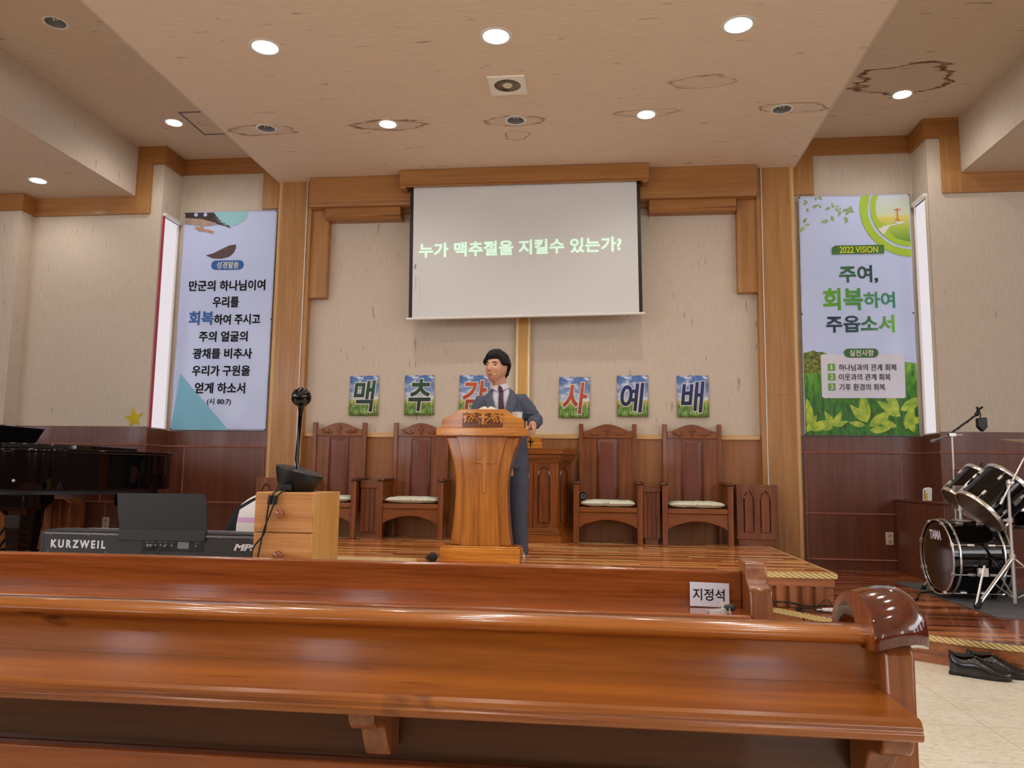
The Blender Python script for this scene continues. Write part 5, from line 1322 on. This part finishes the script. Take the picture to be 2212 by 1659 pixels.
kr = thing('key_ring', 'small bunch of keys with a grey fob lying on the front pew ledge', 'keys', (1.105, 2.12, .680))
MB().sphere((1.121, 2.118, .692), (.016, .012, .009), 20, 12).build('fob', M['gray'], kr)
MB().tube([(1.104 + .009 * math.cos(a), 2.122, .691 + .0095 * math.sin(a)) for a in [2 * PI * i / 20 for i in range(20)]], .0014, 8, closed=True).build('ring', M['chrome'], kr)
for (a, c, h) in (((1.104, 2.115, .686), (1.060, 2.112, .6825), .0035), ((1.104, 2.110, .684), (1.067, 2.103, .682), .0035), ((1.118, 2.112, .686), (1.118, 2.086, .6820), .004)):
    a, c = Vector(a), Vector(c); Mx = axis_m(a, c - a); L = (c - a).length
    MB().box(-h * .35, h * .35, -h, h, .004, L, Mx).box(-h * .4, h * .4, -h * 1.7, h * 1.7, -.008, .006, Mx).build('key', M['chromer'], kr, bevel=.0008)

# ------------------------------------------------------------------ the man at the lectern
pm = None
HC = Vector((-.070, 6.385, 1.908)); HR = Matrix.Rotation(R(-24), 4, 'Z') @ Matrix.Rotation(R(-5), 4, 'X') @ Matrix.Rotation(R(3), 4, 'Y')
HT = Matrix.Translation(HC) @ HR @ Matrix.Diagonal((1.13, 1.06, 1.0, 1))
def gs(x, s): return math.exp(-(x / s) ** 2)
def head_pt(u, v, hair=None):
    """u round the head from the back, v from chin/neck up; face looks to -y"""
    th = 2 * PI * u; ph = lerp(-PI / 2, PI / 2, v)
    x, y, z = math.cos(ph) * math.sin(th), math.cos(ph) * math.cos(th), math.sin(ph)
    Z = z * (.118 if z > 0 else .126)
    wx = .0755 * (1 - .17 * max(0, -z) ** 1.6); wy = .097 * (1 - .12 * max(0, -z) ** 1.5)
    X, Y = x * wx, y * wy
    front = max(0, -y) ** .7
    if y < 0 and z < 0: Y -= .006 * gs(z + .8, .3)                           # chin
    if y > 0 and z < 0: Y *= 1 - .35 * max(0, -z) ** 1.2                       # nape
    if y < 0:
        Y -= .004 * gs(Z - .030, .012) * gs(abs(X) - .026, .024)              # brow
        Y += .009 * gs(Z - .012, .014) * gs(abs(X) - .030, .016)              # eye sockets
        Y -= .005 * gs(Z + .020, .020) * gs(abs(X) - .040, .018)              # cheekbones
        nz = max(0, min(1, (.026 - Z) / .058))
        if -.042 < Z < .030: Y -= (.006 + .019 * nz ** 1.3) * gs(X, .0085 + .006 * nz) * (1 if Z > -.034 else max(0, (Z + .042) / .008))
        Y -= .007 * gs(Z + .062, .008) * gs(X, .020) + .006 * gs(Z + .076, .007) * gs(X, .018)   # lips
        Y += .004 * gs(Z + .069, .0035) * gs(X, .022)
        Y -= .004 * gs(Z + .105, .014) * gs(X, .022)
    return Vector((X, Y, Z))
def cyl_rings(pts, k=16):
    """pts: (x,y,z, rx, ry) horizontal ellipse rings"""
    return [[(x + rx * math.cos(2 * PI * i / k), y + ry * math.sin(2 * PI * i / k), z) for i in range(k)] for x, y, z, rx, ry in pts]
def remesh(o, vox, it=6, f=.5):
    md = o.modifiers.new('r', 'REMESH'); md.mode = 'VOXEL'; md.voxel_size = vox; md.use_smooth_shade = True
    if it: ms_ = o.modifiers.new('s', 'SMOOTH'); ms_.iterations = it; ms_.factor = f
    dg = bpy.context.evaluated_depsgraph_get(); dg.update()
    me = bpy.data.meshes.new_from_object(o.evaluated_get(dg)); mats = list(o.data.materials)
    o.modifiers.clear(); o.data = me
    if not me.materials:
        for m_ in mats: me.materials.append(m_)
    me.shade_smooth()
    return o
SHL, SHR = Vector((-.196, 6.42, 1.625)), Vector((.138, 6.435, 1.640))      # shoulders, picture left and right
ELL, ELR = Vector((-.265, 6.40, 1.43)), Vector((.262, 6.425, 1.475))
WRL, WRR = Vector((-.20, 6.16, 1.452)), Vector((.252, 6.185, 1.432))
def skin_mat():
    t = NT('skin_of_the_face', .45); o = t.obj(); nz = t.noise(t.mapping((40, 40, 40)), 1, 3)
    c = t.ramp(nz, [(.3, lin(198, 142, 114)), (.7, lin(222, 170, 142))])
    t.color(c); t.b.inputs['Subsurface Weight'].default_value = .08; t.b.inputs['Subsurface Radius'].default_value = (.01, .004, .002)
    return t.m
M['skin'] = skin_mat()
def make_man():
    b = MB()
    b.grid(lambda u, v: tuple(HT @ head_pt(u, v)), 72, 64)
    for s in (-1, 1):                                             # ears
        e = Matrix.Translation((s * .074, .010, .004)) @ Matrix.Rotation(R(s * 18), 4, 'Z')
        b.sphere((0, 0, 0), (.009, .019, .033), 16, 12, None) if False else b.lathe([(max(1e-4, math.sin(PI * j / 10)), -math.cos(PI * j / 10)) for j in range(11)], HT @ e @ Matrix.Diagonal((.010, .019, .033, 1)), 16)
    b.tube([(-.055, 6.40, 1.83), (-.045, 6.425, 1.77), (-.04, 6.44, 1.70), (-.03, 6.44, 1.60)], [.060, .062, .068, .10], 18)
    b.loft(cyl_rings([(.05, 6.42, 1.02, .14, .10), (.03, 6.42, 1.2, .145, .10), (0, 6.42, 1.4, .15, .105), (-.02, 6.425, 1.58, .165, .10), (-.03, 6.43, 1.67, .12, .075), (-.035, 6.435, 1.73, .06, .055)], 20))
    for a, e, wr in ((SHL, ELL, WRL), (SHR, ELR, WRR)):
        b.tube([a + (Vector((-.03, 6.43, 1.62)) - a) * .4, a, lerp(a, e, .5), e, lerp(e, wr, .5), wr], [.06, .058, .050, .043, .038, .028], 14)
    for s, hip, kn, an in ((-1, (-.04, 6.42, 1.0), (-.03, 6.37, .72), (-.02, 6.42, .44)), (1, (.125, 6.42, 1.0), (.132, 6.36, .74), (.155, 6.345, .44))):
        b.tube([(hip[0], hip[1], 1.08), hip, kn, lerp(Vector(kn), Vector(an), .45), an, (an[0], an[1], .405)], [.085, .085, .058, .052, .034, .036], 14)
        b.tube([(an[0], an[1] + .03, .415), (an[0], an[1] - .12, .405)], [.034, .034], 10)
    # right-hand side of picture: hand resting over the edge of the lectern top
    wr = WRR; kn = Vector((.258, 6.115, 1.412))
    b.tube([wr, lerp(wr, kn, .4), kn], [.027, .031, .032], 12)
    for i in range(4):
        base = Vector((.262 + .001 * i, 6.08 + .0225 * i, 1.412)); L = (.9, 1.0, .95, .8)[i]
        b.tube([lerp(kn, base, .3), base, base + Vector((.010, -.012, -.026)) * L, base + Vector((.010, -.016, -.050)) * L, base + Vector((.004, -.018, -.070)) * L], [.0145, .013, .012, .0105, .008], 10)
    b.tube([lerp(wr, kn, .35), (.238, 6.125, 1.402), (.222, 6.10, 1.396), (.205, 6.075, 1.392)], [.016, .013, .0115, .009], 10)
    # the other hand lies on the reading board behind the backboard
    wl = WRL; kl = Vector((-.185, 6.08, 1.462))
    b.tube([wl, lerp(wl, kl, .5), kl], [.027, .030, .030], 12)
    for i in range(4):
        base = kl + Vector((-.030 + .021 * i, -.012, -.002)); L = (.85, 1, 1.02, .9)[i]
        b.tube([lerp(kl, base, .3), base, base + Vector((0, -.03, .002)) * L, base + Vector((.002, -.055, -.004)) * L, base + Vector((.002, -.072, -.012)) * L], [.013, .0115, .0105, .0095, .007], 10)
    b.tube([lerp(wl, kl, .35), (-.15, 6.10, 1.458), (-.138, 6.075, 1.462), (-.135, 6.05, 1.46)], [.016, .013, .0115, .009], 10)
    o = b.build('person', M['skin'])
    remesh(o, .0048, 4, .5)
    return o
pm = make_man()
tag(pm, 'man in a grey suit and purple tie standing behind the lectern, speaking', 'person')
# hair: a thick wavy cap
def hair_pt(u, v):
    p = head_pt(u, v); th = 2 * PI * u
    fr = -math.cos(th)                 # 1 at the face, -1 at the back
    part = .010 * math.sin(th * 1.0 + .6)
    sm = lambda a, b, t: (lambda q: q * q * (3 - 2 * q))(max(0, min(1, (t - a) / (b - a))))
    line = -.075 + .088 * sm(-.75, -.25, fr) + .050 * sm(.35, .80, fr) + part * max(0, fr)
    k = max(0, min(1, (p.z - line) / .016)); k = k * k * (3 - 2 * k)
    n = p.normalized()
    wv = noise.noise(p * 24) * .007 + noise.noise(p * 55) * .006 + noise.noise(p * 110) * .003
    top = max(0, p.z / .118)
    th_ = .015 + .018 * top + .010 * max(0, fr) * top + .009 * abs(math.sin(th)) + wv
    return HT @ (p + n * (k * th_ - .006 * (1 - k)))
MB().grid(lambda u, v: tuple(hair_pt(u, v)), 110, 80).build('hair', M['hair'], pm, ang=80)
def fpt(X, Z, off):
    best = None
    for i in range(60):                     # march along the face profile for the surface at X,Z
        for j in range(1):
            pass
    return None
def on_face(X, Z, off=.001):
    z = Z / (.118 if Z > 0 else .126); v = (math.asin(max(-1, min(1, z))) + PI / 2) / PI
    lo, hi = .25, .75
    for _ in range(30):
        mid = (lo + hi) / 2
        if head_pt(mid, v).x > X: lo = mid
        else: hi = mid
    p = head_pt((lo + hi) / 2, v)
    return p + Vector((0, -off, 0))
for s in (-1, 1):
    b = MB()
    e = on_face(s * .031, .010, -.002)
    MB().sphere(HT @ e, (.0140, .0055, .0046), 16, 10, HR).build('eye', M['ink'], pm)
    MB().tube([HT @ on_face(s * x, z, .002) for x, z in ((.014, .012), (.024, .0185), (.036, .0185), (.047, .010))], [.0015, .003, .003, .0015], 8).build('eyelid', M['skin'], pm)
    MB().tube([HT @ on_face(s * x, z, .0005) for x, z in ((.014, .030), (.026, .035), (.038, .034), (.047, .028))], [.003, .0042, .004, .002], 8).build('eyebrow', M['hair'], pm)
lipm = plain('lip', (168, 96, 84), .4)
MB().tube([HT @ on_face(x, z, -.001) for x, z in ((-.021, -.069), (-.012, -.0625), (0, -.064), (.012, -.0625), (.021, -.069))], [.0015, .0035, .003, .0035, .0015], 8).build('upper_lip', lipm, pm)
MB().tube([HT @ on_face(x, z, -.001) for x, z in ((-.018, -.073), (-.008, -.079), (.008, -.079), (.018, -.073))], [.0015, .004, .004, .0015], 8).build('lower_lip', lipm, pm)
MB().tube([HT @ on_face(x, z, -.0005) for x, z in ((-.017, -.070), (0, -.071), (.017, -.070))], [.001, .0035, .001], 8).build('mouth', plain('mouth_dark', (58, 24, 24), .5), pm)
b = MB()
for s in (-1, 1): b.sphere(HT @ on_face(s * .0065, -.0385, .0005), (.003, .003, .002), 8, 6)
b.build('nostril', plain('nostril_dark', (70, 36, 30), .6), pm)

# jacket, with an open front
JR = [(.052, 6.42, 1.085, .158, .128), (.050, 6.42, 1.15, .156, .126), (.036, 6.42, 1.25, .160, .122), (.012, 6.42, 1.36, .170, .128), (-.010, 6.42, 1.47, .182, .132), (-.024, 6.422, 1.57, .190, .128), (-.030, 6.427, 1.635, .180, .114), (-.032, 6.432, 1.680, .142, .096), (-.033, 6.437, 1.718, .102, .080), (-.036, 6.44, 1.755, .074, .066)]
def ringat(z):
    for a, c in zip(JR, JR[1:]):
        if a[2] <= z <= c[2]:
            t = (z - a[2]) / (c[2] - a[2]); return [lerp(a[i], c[i], t) for i in range(5)]
    return list(JR[0] if z < JR[0][2] else JR[-1])
def jfront(x, z, off=0):
    cx, cy, _, rx, ry = ringat(z); q = max(-.98, min(.98, (x - cx) / rx))
    return Vector((x, cy - ry * math.sqrt(1 - q * q) - off, z))
b = MB().loft(cyl_rings(JR, 40))
for a, e, wr_ in ((SHL, ELL, WRL), (SHR, ELR, WRR)):
    d = (wr_ - e).normalized(); cuff = wr_ - d * .006
    b.tube([a + (Vector((-.03, 6.43, 1.62)) - a) * .35, a, lerp(a, e, .35), lerp(a, e, .7), e, lerp(e, wr_, .35), lerp(e, wr_, .7), cuff], [.066, .070, .068, .063, .060, .056, .051, .046], 20)
jk_ = b.build('suit_jacket', M['suit'], pm)
remesh(jk_, .0065, 8, .5)
for v in jk_.data.vertices:              # cloth folds round elbow and waist
    p = v.co; d = min((p - ELR).length, (p - ELL).length)
    k = gs(d, .11) * .011 + .0022
    v.co += v.normal * (k * noise.noise(Vector((p.x * 18 + 30 * p.z, p.y * 14, p.z * 34))))
bm = bmesh.new(); bm.from_mesh(jk_.data)
def vee(z): return lerp(.004, .075, max(0, min(1, (z - 1.40) / .30)))
kill = [f for f in bm.faces if (lambda c: c.y < 6.40 and c.z > 1.40 and abs(c.x - (ringat(c.z)[0] + .006)) < vee(c.z))(f.calc_center_median())]
kill = list(set(kill) | {f for f in bm.faces if f.calc_center_median().z > 1.745})
bmesh.ops.delete(bm, geom=kill, context='FACES'); bm.to_mesh(jk_.data); bm.free()
MB().loft(cyl_rings([(x, y + .004, z, rx * .95, ry * .95) for x, y, z, rx, ry in JR[2:]], 40)).build('shirt', M['shirt'], pm)
def ribbon(fa, fb, n, name, mat, k=4, solid=.003):
    return MB().grid(lambda u, v: tuple(lerp(Vector(fa(v)), Vector(fb(v)), u)), k, n).build(name, mat, pm, solid=solid, recalc=False)
for s in (-1, 1):
    inner = lambda v, s=s: jfront(ringat(lerp(1.39, 1.735, v))[0] + .006 + s * vee(lerp(1.39, 1.735, v)) * .96, lerp(1.39, 1.735, v), .009)
    def outer(v, s=s):
        z = lerp(1.39, 1.735, v)
        wd = .012 + .062 * math.sin(min(1, v / .80) * PI / 2) if v < .80 else (.050 if v < .83 else .052 - .18 * (v - .83))
        return jfront(ringat(z)[0] + .006 + s * (vee(z) + max(.008, wd)), z - .008, .012)
    ribbon(inner, outer, 40, 'lapel', M['suit'], 6, .004)
    cl = [(.004, 1.722), (.062, 1.768), (.078, 1.735), (.052, 1.690), (.030, 1.690)]
    b = MB()
    def colr(u, v, s=s):
        a = lerp(.15, 2.2, u); r = .060
        cx, cy = -.040, 6.428
        z = lerp(1.798 - .030 * (1 - u) ** 1.5, 1.745 - .034 * (1 - u) ** 2 + .012 * u, v)
        return (cx + s * math.sin(a) * (r + .014 * v), cy - math.cos(a) * (r + .006 + .016 * v), z)
    b.grid(colr, 16, 5).build('shirt_collar', M['shirt'], pm, solid=.003, recalc=False)
def tie(v):
    z = lerp(1.72, 1.30, v); return ringat(z)[0] + .010 + .006 * v, z
tw = lambda v: lerp(.017, .030, min(1, v * 1.6))
ribbon(lambda v: jfront(tie(v)[0] - tw(v), tie(v)[1], .002 + .004), lambda v: jfront(tie(v)[0] + tw(v), tie(v)[1], .002 + .004), 30, 'tie', M['tie'], 4, .005)
MB().loft([[tuple(jfront(-.028 + dx, 1.757, .012 + .006 * k)) for dx, k in ((-.023, 0), (0, 1), (.023, 0), (0, -1.5))], [tuple(jfront(-.026 + dx, 1.712, .010 + .006 * k)) for dx, k in ((-.016, 0), (0, 1), (.016, 0), (0, -1.5))]]).build('tie_knot', M['tie'], pm, bevel=.003)
MB().tube([tuple(jfront(.085, 1.575, .003)), tuple(jfront(.125, 1.595, .003))], .0025, 6).build('pocket_edge', M['suit'], pm)
for s, hip, kn_, an in ((-1, (-.03, 6.42, 1.0), (-.025, 6.385, .72), (-.02, 6.43, .42)), (1, (.122, 6.42, 1.0), (.132, 6.375, .74), (.152, 6.36, .42))):
    rings = []
    for t in [i / 16 for i in range(17)]:
        z = lerp(1.12, .405, t); c = lerp(Vector(hip), Vector(kn_), min(1, t / .5)) if t < .5 else lerp(Vector(kn_), Vector(an), (t - .5) / .5)
        r = lerp(.088, .062, t) + .003 * math.sin(t * 40)
        rings.append((c.x, c.y, z, r, r * 1.12))
    MB().loft(cyl_rings(rings, 24)).build('trouser_leg', M['trouser'], pm, ang=60)
    fx, fy = an[0], an[1] - .03
    up = MB().loft([[(fx + w * math.cos(a), fy + y, .382 + max(0, math.sin(a)) * h) for a in [PI * i / 11 for i in range(12)]] for y, w, h in ((.075, .022, .045), (.05, .036, .052), (0, .040, .055), (-.07, .045, .055), (-.12, .044, .045), (-.15, .034, .034), (-.165, .012, .018))])
    up.build('slipper', plain('white_slipper', (206, 208, 222), .5), pm)
hs = thing('headset_microphone', 'thin beige headset microphone worn at the cheek of the standing man', 'microphone', tuple(HT @ Vector((.07, 0, -.02))))
pts = [HT @ Vector(q) for q in ((.083, .012, .012), (.084, -.01, -.012), (.080, -.035, -.040), (.066, -.066, -.056))] + [HT @ (on_face(.036, -.066, .012))]
MB().tube(smooth(pts, 5), .0016, 6).build('boom', plain('beige_wire', (220, 190, 150), .5), hs)
MB().sphere(pts[-1], (.006, .006, .006), 14, 10).build('capsule', plain('pale_yellow_foam', (238, 220, 150), .7), hs)
MB().tube([HT @ Vector((.078 + .004, .012 + .020 * math.cos(a), .02 + .034 * math.sin(a))) for a in [R(q) for q in range(-40, 200, 20)]], .0016, 6).build('ear_hook', M['cable'], hs)
bpy.context.view_layer.update()
import OpenImageIO as o, numpy as np, sys
b=o.ImageBuf('/workdir/render_main.png');a=b.get_pixels(o.FLOAT)[...,:3];h,w=a.shape[:2];s=w/2212
P=dict(ceil_top=(900,30),ceil_mid=(900,180),ceil_near=(1300,320),bayceilL=(250,170),wallL=(200,560),wallLlow=(150,800),wallC=(760,560),wallC2=(1500,730),pillarR=(1680,700),pillarLlow=(620,950),beam=(760,410),beam2=(1500,400),pelmet=(1130,380),screen=(1100,620),bannerL=(540,520),bannerR=(1800,500),bannerRlow=(1790,900),wainR=(1820,1060),wainL=(470,1010),dado=(830,985),lect=(1045,1130),lecttop=(1040,932),chair=(1290,1000),stage=(1450,1205),stage2=(800,1178),pew2=(700,1250),pewrail=(1200,1345),pewpanel=(1000,1400),ledge=(1000,1470),lowpan=(400,1560),floor=(2080,1590),plat=(1950,1270),suit=(1115,855),piano=(200,1020),kb=(220,1170),music=(350,1110),chest=(600,1120),chests=(705,1120),post=(1940,1480),rug=(2160,1320),scr=(1930,1310))
for k,(x,y) in P.items():
    x0,y0=int(x*s),int(y*s);r=3
    c=a[max(0,y0-r):y0+r+1,max(0,x0-r):x0+r+1].reshape(-1,3).mean(0)
    print(f'{k:10s}',(c*255).round().astype(int))
